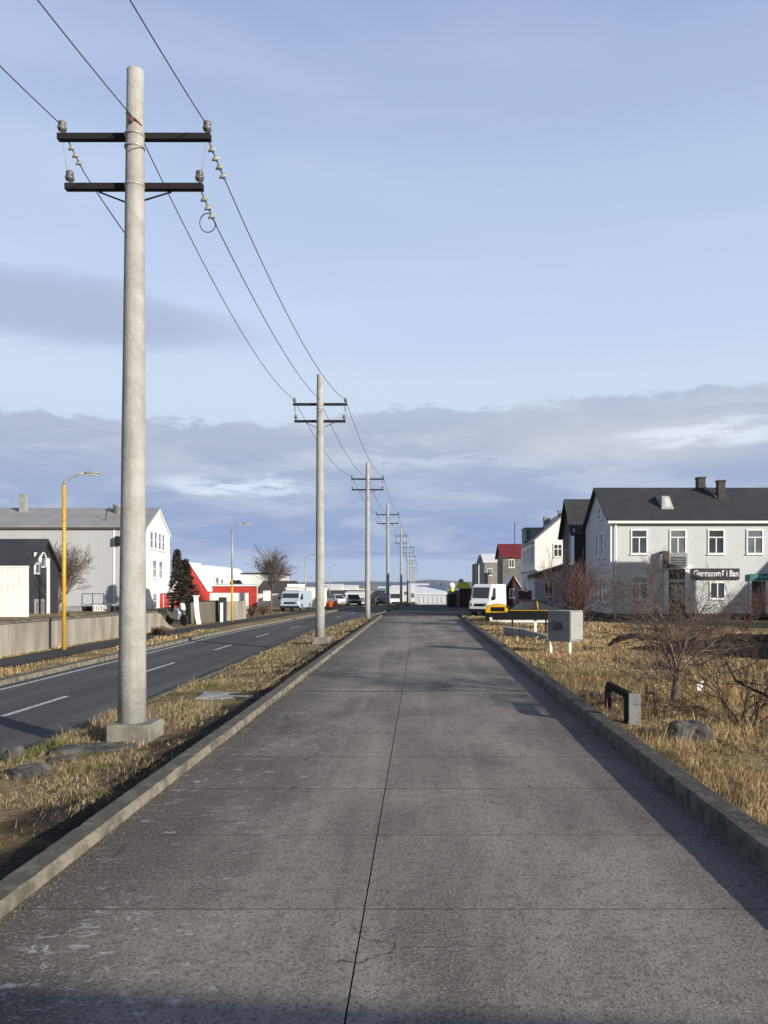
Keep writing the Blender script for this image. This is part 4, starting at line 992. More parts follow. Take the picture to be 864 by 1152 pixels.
mb.tube([(PX(855,10.6),10.6,PZ(782,10.6)),(PX(852,10.5),10.5,PZ(800,10.5)),(PX(850,10.4),10.4,PZ(815,10.4)),(PX(852,10.3),10.3,-.02)], [.012,.014,.014,.018], 6)
mb.build('limb', M['darkbark'], r)
# left side trees
bare_tree('bare_tree','bare tree in front of the grey warehouse, behind the first yellow lamp','tree', PX(66,46),46,-.1,
  [(random.uniform(-1,1)*.6,random.uniform(-.5,.5),random.uniform(.9,1.6),random.uniform(1.8,2.6),.035) for _ in range(16)], 3, [7,5,3], 'bark', (.9,.09,.0), .55,.10,.02,.009, seed=17)
bare_tree('bare_tree','round bare roadside tree with a thin straight trunk past the red building','tree', PX(305,58),58,-.3,
  [(random.uniform(-1,1)*.30,random.uniform(-.3,.3),random.uniform(1.1,1.7),random.uniform(1.6,2.3),.030) for _ in range(15)], 3, [7,5,3], 'bark', (1.7,.08,.05), .60,.10,.02,.0075, seed=19)
def conifer(px, d, ytop, w, label, seed):
    random.seed(seed); x = PX(px,d); zt = PZ(ytop,d); zb = -.4; H = zt-zb
    r = thing('conifer', label, 'tree', (x,d,zb), group='conifers beside the white gable')
    mb = MB(); mb.tube([(x,d,zb),(x,d,zt-.2)], [.14,.03], 8); mb.build('trunk', M['darkbark'], r)
    mb = MB()
    for i in range(420):
        t = random.random()**.8; z = zb+.5+(H-.6)*t; L = w*(1-t)*random.uniform(.55,1.15)+.15
        an = random.uniform(0,2*pi); dv = Vector((cos(an),sin(an),.12-.25*(1-t)))
        p0 = Vector((x,d,z))
        for k in range(int(7+L*12)):
            s = random.uniform(.15,1)*L; q = p0+dv*s+Vector((0,0,.25*s*s/max(L,.3)*.4))
            a = (dv*.5+Vector((random.gauss(0,.6),random.gauss(0,.6),random.gauss(0,.35)))).normalized()*random.uniform(.16,.34)
            b_ = a.cross(Vector((random.gauss(0,1),random.gauss(0,1),random.gauss(0,1)))).normalized()*.045
            mb.add([q-b_,q+b_,q+a],[(0,1,2)])
    mb.build('crown', M['needles'], r)
conifer(208, 58, 629, 1.25, 'dark conifer nearer the road, in front of the red gable', 41)
conifer(199, 63, 618, .78, 'taller slimmer conifer tucked against the white gable end', 42)
def bushy(px, d, w, h, label, m='shrub', seed=1, n=900, zb=-.3):
    random.seed(seed); x = PX(px,d); r = thing('dry_bush', label, 'bush', (x,d,zb))
    mb = MB()
    for _ in range(60):
        an = random.uniform(0,2*pi); mb.tube([(x,d,zb),(x+cos(an)*w*.6*random.random(),d+sin(an)*w*.5*random.random(),zb+h*random.uniform(.6,1.05))], [.012,.004], 3, cap=False)
    mb.build('stems', M['darkbark'], r)
    mb = MB()
    for k in range(9):
        leaves(mb, (x+random.uniform(-.55,.55)*w, d+random.uniform(-.4,.4)*w, zb+h*random.uniform(.3,.8)), (w*.35,w*.35,h*.28), n//9, .07)
    mb.build('foliage', M[m], r)
bushy(283, 52, .95, .85, 'russet dry bush at the end of the concrete garden wall', seed=51)
bushy(296, 56, .9, .8, 'straw coloured bush under the bare roadside tree', seed=52)
bushy(180, 33, .7, .4, 'small russet bush at the foot of the retaining wall', seed=53, n=500)
bushy(598, 84, 1.6, 2.0, 'dark evergreen bush behind the white van', 'needles', 54, 900, -.8)
bushy(556, 92, 1.8, 2.6, 'dark evergreen bush in front of the beige house', 'needles', 55, 900, -.8)

# ------------------------------------------------------------------ vehicles
def loft(mb, prof, w, inset=.05, edge=.07, taper=None):
    """side profile (x,z) lofted across the width with softened edges"""
    cx = sum(p[0] for p in prof)/len(prof); cz = sum(p[1] for p in prof)/len(prof); n = len(prof)
    zmin = min(p[1] for p in prof); zmax = max(p[1] for p in prof)
    secs = [(-w/2,1),(-w/2+edge,0),(w/2-edge,0),(w/2,1)]; vs = []
    for yv, e in secs:
        for (x,z) in prof:
            L = math.hypot(x-cx,z-cz) or 1; k = inset*e/L
            t = 1-(taper or 0)*(z-zmin)/(zmax-zmin)
            vs.append((x-(x-cx)*k, yv*t, z-(z-cz)*k))
    fs = [tuple(range(n)), tuple(range(4*n-1,3*n-1,-1))]
    for s in range(3):
        for i in range(n): fs.append((s*n+i,(s+1)*n+i,(s+1)*n+(i+1)%n,s*n+(i+1)%n))
    return mb.add(vs, fs)
def wheel(par, x, y, r, w=.19):
    s = 1 if y > 0 else -1
    mb = MB(); mb.lathe([(r*.62,-w/2),(r*.93,-w/2),(r,-w/2+.03),(r,w/2-.03),(r*.93,w/2),(r*.62,w/2)], (x,y,r), (0,s,0), 20); t = mb.build('wheel', M['tyre'], par, False)
    mb = MB(); mb.lathe([(r*.60,w/2-.05),(r*.60,w/2+.004),(r*.52,w/2+.008),(r*.20,w/2-.01),(r*.12,w/2+.012)], (x,y,r), (0,s,0), 16); mb.build('rim', M['rim'], t, False)
def car(name, label, loc, rz, L, W, H, paint, kind='hatch', roofm=None, lower=None, cat='car', group=None):
    r = thing(name, label, cat, loc, rz, group); h = L/2; B = .56*H; r_ = .30 if H < 1.6 else .33
    P = M[paint]
    if kind == 'van':
        prof = [(-h,.28),(h-.05,.28),(h,.45),(h-.02,.85),(h-.22,1.0),(h-.55,H-.12),(h-.8,H),(-h+.08,H),(-h,H-.1)]
        mb = MB(); loft(mb, prof, W, .05, .09, .06); mb.build('body', P, r, False)
        # windscreen
        zs0, zs1 = 1.12, H-.22; xs0, xs1 = h-.275, h-.505
        t = lambda z: 1-.06*(z-.28)/(H-.28)
        mb = MB(); wv = W/2-.16
        mb.hexa([(xs0+.005,-wv*t(zs0),zs0),(xs0+.02,wv*t(zs0),zs0),(xs1+.02,wv*t(zs1),zs1),(xs1+.005,-wv*t(zs1),zs1)][::1],[(xs0+.022,-wv*t(zs0),zs0+.01),(xs0+.022,wv*t(zs0),zs0+.01),(xs1+.022,wv*t(zs1),zs1+.01),(xs1+.022,-wv*t(zs1),zs1+.01)]); mb.build('windscreen', M['glass'], r, False)
        for s in (-1,1):
            yo = lambda z: s*(W/2*t(z)+.006)
            yi = lambda z: s*(W/2*t(z)-.004)
            za, zb = 1.06, H-.25
            mb = MB(); a = [(h-.42,yi(za),za),(h-1.15,yi(za),za),(h-1.15,yi(zb),zb),(h-.70,yi(zb),zb)]; b2 = [(h-.42,yo(za),za),(h-1.15,yo(za),za),(h-1.15,yo(zb),zb),(h-.70,yo(zb),zb)]
            mb.hexa(a if s > 0 else a[::-1], b2 if s > 0 else b2[::-1]); mb.build('side_window', M['glass'], r, False)
            mb = MB()
            for (xa,xb,z0,z1) in ((h-1.22,h-1.205,.35,H-.15),(-h+.1,h-1.25,1.05,1.07),(-h+.1,h-1.25,.78,.795),(-h+1.2,-h+1.215,.35,H-.15),(-h+.06,h-.3,H-.42,H-.405)):
                mb.hexa([(xa,yi(z0),z0),(xb,yi(z0),z0),(xb,yi(z1),z1),(xa,yi(z1),z1)],[(xa,yo(z0)-s*.003,z0),(xb,yo(z0)-s*.003,z0),(xb,yo(z1)-s*.003,z1),(xa,yo(z1)-s*.003,z1)])
            mb.build('panel_line', M['galv'], r, False)
            mb = MB(); mb.bbox(h-.46,h-.30,min(s*(W/2),s*(W/2+.18)),max(s*(W/2),s*(W/2+.18)),1.0,1.22,.02); mb.build('mirror', M['black_paint'], r, False)
            mb = MB(); mb.lathe([(.02,0),(.10,.01),(.12,.05),(.10,.08)], (h-.07,s*(W/2-.22),.74), (1,0,0), 12); hl = mb.build('headlight', M['lens'], r, False)
        mb = MB(); mb.bbox(h-.06,h+.04,-W/2+.02,W/2-.02,.24,.46,.02); mb.build('bumper', M['iron'], r, False)
        mb = MB(); mb.box(h-.04,h+.005,-W/2+.38,W/2-.38,.62,.78); mb.build('grille', M['black_paint'], r, False)
    else:
        if kind == 'sport': body = [(-h,.42),(-h+.05,.20),(h-.1,.20),(h,.40),(h-.02,.80),(h-.18,.98),(h-.55,1.06),(h-.95,1.02),(h-1.3,.80),(-h+.25,.78),(-h+.02,.72)]; gl = [(h-1.2,.77),(h-1.75,H-.06),(-h+1.3,H-.02),(-h+.15,.76)]
        elif kind == 'suv': body = [(-h,.40),(-h+.05,.30),(h-.1,.30),(h,.45),(h-.02,.75),(h-.2,B*1.02),(h-1.05,B*1.10),(-h+.08,B*1.12),(-h,B)]; gl = [(h-1.08,B*1.07),(h-1.5,H-.02),(-h+.2,H-.02),(-h+.08,B*1.09)]
        elif kind == 'pickup': body = [(-h,.40),(-h+.05,.30),(h-.1,.30),(h,.45),(h-.02,.75),(h-.2,B*1.02),(h-1.15,B*1.10),(-h+.08,B*1.10),(-h,B)]; gl = [(h-1.15,B*1.07),(h-1.6,H-.02),(-h+1.9,H-.02),(-h+1.7,B*1.09)]
        else: body = [(-h,.34),(-h+.05,.22),(h-.1,.22),(h,.38),(h-.02,.62),(h-.3,B),(h-1.05,B*1.10),(-h+.15,B*1.14),(-h+.01,B)]; gl = [(h-1.1,B*1.07),(h-1.75,H-.02),(-h+.65,H-.02),(-h+.16,B*1.10)]
        mb = MB(); loft(mb, body, W, .06, .10); mb.build('body', P, r, False)
        mb = MB(); loft(mb, gl, W*.90, .04, .08, .18 if kind != 'sport' else .12); gh = mb.build('windows', M['glass'], r, False)
        # roof and pillars
        xa, xb = gl[1][0], gl[2][0]; wr = W*.90*.82/2
        mb = MB(); mb.bbox(xb-.05,xa+.05,-wr,wr,H-.03,H+.015,.015); mb.build('roof', M[roofm] if roofm else P, r, False)
        wb_ = W*.45
        for s in (-1,1):
            for (p,q) in ((gl[0],gl[1]),(gl[3],gl[2]),(((gl[0][0]+gl[3][0])/2,gl[0][1]),((gl[1][0]+gl[2][0])/2,gl[1][1]))):
                MB().tube([(p[0],s*(wb_-.005),p[1]),(q[0],s*(wb_*.82+.0),q[1])], .035, 5).build('pillar', M[roofm] if (roofm and p in gl) else P, r, False)
        if kind == 'sport':
            mb = MB(); loft(mb, [(h-1.22,.80),(h-.98,1.05),(h-.55,1.09),(h-.16,1.01),(h+.012,.80),(h-.02,.62),(h-1.15,.66)], W+.03, .04, .06); mb.build('front_wing', M['car_yellow'], r, False)
            mb = MB(); mb.bbox(-h+.35,h-1.25,W/2-.02,W/2+.012,.745,.775,.004); mb.build('trim_strip', M['car_yellow'], r, False)
            mb = MB(); xm_ = (gl[0][0]+gl[3][0])/2-.1; mb.tube([(xm_,W*.45+.01,.78),(xm_+.05,W*.40+.02,H-.03)], .04, 5); mb.build('door_pillar', M['car_yellow'], r, False)
            mb = MB(); mb.bbox(h-1.0,h-.28,W/2-.03,W/2+.022,.70,.93,.008); mb.build('air_intake', M['black_paint'], r, False)
        if lower:
            mb = MB(); loft(mb, [(-h+.25,.14),(h-.25,.14),(h-.2,.40),(-h+.2,.40)], W+.03, .02, .03); mb.build('sill', M[lower], r, False)
        mb = MB(); mb.bbox(h-.03,h+.012,-W*.30,W*.30,.34,.50,.01); mb.build('grille', M['black_paint'], r, False)
        for s in (-1,1):
            mb = MB(); mb.bbox(h-.16,h-.005,s*W*.37-.16,s*W*.37+.16,.56,.68,.02); mb.build('headlight', M['lens'], r, False)
            mb = MB(); mb.bbox(-h-.01,-h+.10,s*W*.38-.12,s*W*.38+.12,.60,.76,.02); mb.build('tail_light', M['red_door'], r, False)
    for sx in (h-.72, -h+.70):
        for sy in (-1,1): wheel(r, sx, sy*(W/2-.085), r_)
    return r
# heading: local +x is forward
van = car('parked_van','white panel van parked nose towards the road at the end of the path','x' and (PX(549.5,48.6),48.9,-.01), radians(-90-26), 3.15,1.42,2.02,'van_white','van', cat='van')
car('parked_car','low black car with a yellow front wing and white sills behind the black barrier rail',(PX(592,39)+.0,39.4,-.12), radians(180-7), 4.1,1.65,1.26,'car_black','sport','car_black','van_white')
car('parked_van','pale blue grey van facing the camera beside the bare roadside tree',(PX(330,64),65.5,-.25), radians(-97), 4.0,1.75,1.72,'van_blue','van', cat='van')
car('parked_car','dark low car on the road bend left of the third pole',(PX(397,90),91,-.45), radians(-80), 3.9,1.55,1.25,'car_dark','hatch')
car('parked_car','dark tall car right of the third pole',(PX(430,98),99,-.65), radians(-85), 4.4,1.75,1.60,'car_dark','suv')
car('parked_car','white pickup between the fourth and fifth poles',(PX(444,98),99,-.65), radians(-85), 4.5,1.7,1.55,'van_white','pickup')
car('parked_car','white small car half hidden left of the dark low car',(PX(380,108),108,-.8), radians(-60), 3.9,1.6,1.45,'van_white','hatch')
# motorbike beside the gate
mbk = thing('motorcycle','silver motorcycle parked at the end of the retaining wall','motorcycle',(PX(199,41),41,-.25), radians(-35))
for xx in (-.62,.62):
    mb = MB(); mb.lathe([(.20,-.05),(.29,-.05),(.31,0),(.29,.05),(.20,.05)], (xx,0,.31), (0,1,0), 18); w_ = mb.build('wheel', M['tyre'], mbk, False)
    mb = MB(); mb.lathe([(.19,-.03),(.20,.03),(.05,.05)], (xx,0,.31), (0,1,0), 14); mb.build('rim', M['rim'], w_, False)
mb = MB(); loft(mb, [(-.35,.35),(.3,.32),(.42,.62),(.30,.92),(.0,.95),(-.15,.72),(-.7,.85),(-.72,.70)], .34, .05,.08); mb.build('body', M['rim'], mbk, False)
mb = MB(); loft(mb, [(-.62,.80),(-.12,.74),(-.08,.84),(-.60,.90)], .28, .02,.04); mb.build('saddle', M['tyre'], mbk, False)
mb = MB(); mb.tube([(.62,0,.31),(.45,0,.85),(.38,0,1.05)], .035, 8); mb.tube([(.30,-.34,1.08),(.40,0,1.05),(.30,.34,1.08)], .02, 8); mb.build('handlebar', M['iron'], mbk, False)
mb = MB(); loft(mb, [(.44,.85),(.60,.85),(.52,1.15),(.42,1.22)], .26,.02,.03); mb.build('fairing', M['lens'], mbk, False)
# orange barriers
for i,(px,d) in enumerate(((368.5,74),(372.5,75),(376.5,77))):
    r = thing('traffic_barrier',['leftmost of the three orange barriers on the bend','middle of the three orange barriers on the bend','rightmost of the three orange barriers on the bend'][i],'barrier',(PX(px,d),d,-.3),group='orange road barriers')
    x = PX(px,d); mb = MB(); mb.hexa([(x-.17,d-.2,-.3),(x+.17,d-.2,-.3),(x+.17,d+.2,-.3),(x-.17,d+.2,-.3)],[(x-.15,d-.14,-.1),(x+.15,d-.14,-.1),(x+.15,d+.14,-.1),(x-.15,d+.14,-.1)]); mb.hexa([(x-.15,d-.12,-.098),(x+.15,d-.12,-.098),(x+.15,d+.12,-.098),(x-.15,d+.12,-.098)],[(x-.14,d-.06,.35),(x+.14,d-.06,.35),(x+.14,d+.06,.35),(x-.14,d+.06,.35)]); mb.build('body', M['orange'], r)

# ------------------------------------------------------------------ right verge furniture
# grey cabinet on two legs
cx0, cy0 = PX(617.5,20.6), 20.6
fA = Face((cx0,20.75),(PX(641,20.35),20.35)); fB = Face((PX(641,20.35),20.35),(PX(655.5,20.9),20.9))
zc0, zc1 = PZ(722,20.5), PZ(688,20.5)
r = thing('utility_cabinet','pale grey utility cabinet on two thin white legs with a scrawled tag on its front','cabinet',(cx0+.5,20.7,0))
p00 = fA.p0; p01 = fA.p1; p11 = fB.p1; p10 = p00+(p11-p01)
t3 = lambda p,z: (p.x,p.y,z)
mb = MB(); mb.hexa([t3(p00,zc0),t3(p01,zc0),t3(p11,zc0),t3(p10,zc0)],[t3(p00,zc1),t3(p01,zc1),t3(p11,zc1),t3(p10,zc1)]); mb.build('casing', M['graybox'], r)
mb = MB(); fB.box(mb,.03,fB.L-.02,zc0+.06,zc1-.02,.002,.018); mb.build('side_door', M['lightbox'], r)  # thin panel carrying the painted sunlit tone of the right side
mb = MB(); fA.box(mb,-.02,fA.L+.01,zc1+.001,zc1+.03,.02,-.5); 
mb = MB(); mb.hexa([t3(p00,zc1+.001),t3(p01,zc1+.001),t3(p11,zc1+.001),t3(p10,zc1+.001)],[t3(p00,zc1+.02),t3(p01,zc1+.02),t3(p11,zc1+.02),t3(p10,zc1+.02)]); mb.build('lid', M['galv'], r)
for px,d in ((620,20.7),(641.5,20.5)):
    mb = MB(); x = PX(px,d); mb.box(x-.035,x+.035,d,d+.06,-.1,zc0); mb.build('leg', M['white'], r)
# the tag: hand drawn strokes, W A D-like letters
mb = MB(); am = fA.L*.48; zz = zc0+(zc1-zc0)*.52; S=.115
def stroke(pts):
    mb.tube([fA.pt(am+u*S, zz+v*S, .006) for u,v in pts], .008, 5)
stroke([(-1.6,.9),(-1.5,-.8),(-1.2,-.9),(-.95,.6),(-.8,-.9),(-.45,-.9),(-.3,.9)])
stroke([(-.25,-.9),(.15,.9),(.35,.8),(.45,-.9)]); stroke([(-.05,-.1),(.4,-.15)])
stroke([(.7,-.9),(.75,.9),(1.2,.75),(1.45,.1),(1.3,-.7)]); stroke([(-1.6,.9),(-1.0,1.05),(-.3,.9)])
mb.build('graffiti_tag', M['ink'], r)
# black barrier beam
d = 30.0
r = thing('barrier_rail','long black barrier rail on posts left of the grey cabinet','barrier',(PX(585,d),d,-.05))
mb = MB(); mb.bbox(PX(554,d),PX(622,d),d,d+.12,PZ(697.5,d),PZ(689.5,d),.015); mb.build('rail', M['black_paint'], r)
for px,m_,w_ in ((603,'white',.05),(577,'iron',.03),(615,'iron',.03)):
    mb = MB(); x = PX(px,d); mb.box(x-w_,x+w_,d+.125,d+.2,-.1,PZ(690,d)); mb.build('post', M[m_], r)
# broken pale slabs
for i,(pa,pb,ya,yb,dd0,dd1,lb) in enumerate(((566,584,705,716,28.6,27.6,'short pale concrete slab nearest the path kerb end'),(584.5,606,707,719,27.6,26,'long pale concrete slab lying in the grass below the black rail'),(606.5,616,713,724,26,25.2,'small tilted pale slab left of the grey cabinet'))):
    r = thing('concrete_slab', lb, 'slab', (PX(pa,dd0),dd0,0)); xa,xb = PX(pa,dd0),PX(pb,dd1); zt0,zt1 = PZ(ya,dd0),PZ(ya+ (6 if i==1 else 3),dd1)
    mb = MB(); mb.hexa([(xa,dd0,-.1),(xb,dd1,-.1),(xb+.12,dd1+.22,-.1),(xa+.12,dd0+.22,-.1)],[(xa,dd0,zt0),(xb,dd1,zt1),(xb+.12,dd1+.2,zt1-.01),(xa+.12,dd0+.2,zt0+.02)]); mb.build('slab', M['slabc'], r)
# portal shaped block beside the kerb
r = thing('stone_portal','low dark arch shaped bench block beside the right kerb','bench',(2.86,10.7,0))
xa, xb = 2.78, 2.84; ya, yb = 10.15, 11.35; H_ = .47
mb = MB(); prof = [(ya,-.08),(ya,H_-.03),(ya+.02,H_),(yb-.12,H_),(yb,H_-.12),(yb,-.08),(yb-.12,-.08),(yb-.12,H_-.16),(yb-.19,H_-.09),(ya+.13,H_-.09),(ya+.13,-.08)]
n = len(prof); vs = [(xa,p[0],p[1]) for p in prof]+[(xb,p[0],p[1]) for p in prof]
quads = [(0,1,9,10),(1,2,9,9),(2,3,8,9),(3,4,7,8),(4,5,6,7)]
fs = []
for q in quads:
    q = tuple(dict.fromkeys(q)); fs.append(q[::1]); fs.append(tuple(i+n for i in q[::-1]))
fs += [(i,(i+1)%n,(i+1)%n+n,i+n) for i in range(n)]
mb.add(vs, fs); mb.build('arch', M['black_paint'], r)
mb = MB(); mb.bbox(xa+.005,xa+.165,ya-.05,ya-.002,-.08,H_-.01,.006); mb.build('end_face', M['granite'], r)
mb = MB(); mb.add([(xa-.004,p[0],p[1]) for p in prof]+[(xa-.012,p[0],p[1]) for p in prof], [tuple(dict.fromkeys(q)) for q in quads]+[tuple(i+n for i in tuple(dict.fromkeys(q))[::-1]) for q in quads]+[(i,(i+1)%n,(i+1)%n+n,i+n) for i in range(n)]); mb.build('black_face', M['black_paint'], r)  # black sheet painted as the shade on the arch's left side
# little wooden frame
r = thing('wooden_stakes','pair of weathered stakes joined by a short rail beside the dark arch','stakes',(3.4,11.2,0))
for (px,d,yt) in ((727.5,12.0,770),(738,11.0,779)):
    x = PX(px,d); mb = MB(); mb.box(x-.022,x+.022,d-.02,d+.025,-.1,PZ(yt,d)); mb.build('stake', M['wood'], r)
mb = MB(); mb.tube([(PX(728,11.95),11.95,PZ(779,12)),(PX(738,11.05),11.05,PZ(780,11.05))], .02, 6); mb.build('rail', M['wood'], r)
# rocks
def rock(x, y, z, sx, sy, sz, label, seed, m='rock', name='rock', cat='rock'):
    random.seed(seed)
    import bmesh
    bm = bmesh.new(); bmesh.ops.create_icosphere(bm, subdivisions=4, radius=1)
    o = Vector((seed*3.1,seed*1.7,0))
    for v in bm.verts:
        p = v.co.copy(); q = Vector([max(-.72,min(.72,c)) for c in p]).lerp(p,.35)
        k = 1+.28*mnoise.noise(p*1.4+o)+.10*mnoise.noise(p*4+o)+.03*mnoise.noise(p*11+o)
        v.co = Vector((q.x*sx*k, q.y*sy*k, q.z*sz*k))
    me = bpy.data.meshes.new(name); bm.to_mesh(me); bm.free(); me.materials.append(M[m])
    ob = bpy.data.objects.new(name, me); COL.objects.link(ob); ob.location = (x,y,z); ob.rotation_euler = (0,0,random.uniform(-.4,.4))
    return tag(ob, label, cat)
rock(PX(777,9.0),9.1,.06,.33,.27,.24,'largest grey rock in the right grass close to the kerb',3)
rock(PX(744,17.2),17.2,.02,.20,.2,.16,'dark rock left of the small bare tree, further back',5)
rock(PX(747,12.9),12.9,.05,.09,.09,.12,'small reddish stone between the stakes and the bare tree',7,'rust')
rock(PX(668,12.6),12.5,.05,.11,.16,.10,'grey stone just beyond the dark arch at the kerb',8)
rock(PX(35,8.0),8.0,-.12,.22,.2,.14,'dark rounded rock at the left edge of the frame',9)
rock(PX(70,8.7),8.7,-.12,.17,.14,.07,'low flat rock in front of the near pole block, left one',12)
r_ = rock(PX(12,9.0),9.0,-.10,.14,.14,.10,'small brown rock close to the road edge, far left',14)
def flat_slab(pts, z0, z1, label, m='block'):
    mb = MB(); n = len(pts); vs = [(x,y,z0) for x,y in pts]+[(x,y,z1+.02*sin(x*9+y*7)) for x,y in pts]
    random.seed(int(abs(pts[0][0]*100))); ring = []
    for i in range(n):
        a, b_ = Vector(pts[i]), Vector(pts[(i+1)%n])
        for k in range(6): q = a.lerp(b_, k/6); ring.append((q.x+random.uniform(-.012,.012), q.y+random.uniform(-.012,.012)))
    m_ = len(ring); cx = sum(q[0] for q in ring)/m_; cy = sum(q[1] for q in ring)/m_
    vs = [(x,y,z0) for x,y in ring]+[(x,y,z1-.02+random.uniform(-.012,.008)) for x,y in ring]+[(x+(cx-x)*.08,y+(cy-y)*.08,z1+random.uniform(-.006,.006)) for x,y in ring]+[(x+(cx-x)*.5,y+(cy-y)*.5,z1+random.uniform(-.01,.015)) for x,y in ring]+[(cx,cy,z1)]
    fs = [(k*m_+i,k*m_+(i+1)%m_,(k+1)*m_+(i+1)%m_,(k+1)*m_+i) for k in range(3) for i in range(m_)]+[(3*m_+i,3*m_+(i+1)%m_,4*m_) for i in range(m_)]
    mb.add(vs, fs)
    o = mb.build('stone_slab', M[m]); return tag(o, label, 'slab')
flat_slab([(PX(56,9.0),9.0),(PX(120,9.05),9.05),(PX(158,9.25),9.25),(PX(150,9.55),9.55),(PX(90,9.5),9.5),(PX(66,9.3),9.3)],-.3,-.065,'broken flat slab lying in front of the near pole block','rock')
flat_slab([(PX(218,13.3),13.3),(PX(284,13.2),13.2),(PX(292,14.0),14.0),(PX(228,14.2),14.2)],-.3,-.075,'pale flat slab across the verge beyond the near pole','slabc')
# plastic scrap
d = 13.5; mb = MB(); x = PX(787,d)
mb.add([(x-.04,d,.02),(x+.05,d+.01,.0),(x+.07,d+.03,.12),(x+.02,d-.03,.20),(x-.03,d+.03,.14),(x+.09,d-.02,.22)], [(0,1,2,4),(4,2,5,3)]); tag(mb.build('plastic_scrap', M['white']),'crumpled white plastic scrap caught at the foot of the bare tree','litter')
# black low timber wall and curved rail at the lawn edge
r = thing('timber_edging','low black timber edging running along the lawn to the right edge','edging',(8.5,22.5,-.3))
mb = MB(); mb.bbox(PX(745,22.5),PX(1000,22.5),22.4,22.75,-.4,PZ(722,22.5)+.05,.03); mb.bbox(PX(815,22.5),PX(1000,22.5),22.35,22.8,PZ(722,22.5)+.052,PZ(714,22.5),.03); mb.build('beam', M['tarp'], r)
r = thing('curved_plank','curved black plank rising like a bow left of the timber edging','plank',(6.2,22,-.2))
mb = MB(); c = [(686,726),(692,719.5),(700,715),(712,713),(728,714.5),(742,717.5)]
top = [Vector((PX(a,22),22,PZ(b_,22))) for a,b_ in c]; th_ = [.03,.11,.15,.13,.12,.10]
for i in range(len(c)-1):
    a,b_ = top[i],top[i+1]
    mb.hexa([(a.x,a.y,a.z-th_[i]),(b_.x,b_.y,b_.z-th_[i+1]),(b_.x,b_.y+.25,b_.z-th_[i+1]),(a.x,a.y+.25,a.z-th_[i])],[(a.x,a.y,a.z),(b_.x,b_.y,b_.z),(b_.x,b_.y+.25,b_.z),(a.x,a.y+.25,a.z)])
mb.build('plank', M['tarp'], r)
r = thing('soil_heap','low heap of dark soil under the curved plank','heap',(6.6,22.3,-.3))
random.seed(3); mb = MB(); nx=26; ny=10; vs=[]
for j in range(ny):
    for i in range(nx):
        u=i/(nx-1); v=j/(ny-1); hgt = .36*sin(pi*u)**.6*sin(pi*v)**.6+.05*mnoise.noise(Vector((u*9,v*5,2)))
        vs.append((PX(697,22.1)+u*(PX(790,22.1)-PX(697,22.1)),22.0+v*1.6,-.28+max(0,hgt)))
mb.add(vs,[(j*nx+i,j*nx+i+1,(j+1)*nx+i+1,(j+1)*nx+i) for j in range(ny-1) for i in range(nx-1)],True); mb.build('soil', M['tarp'], r)

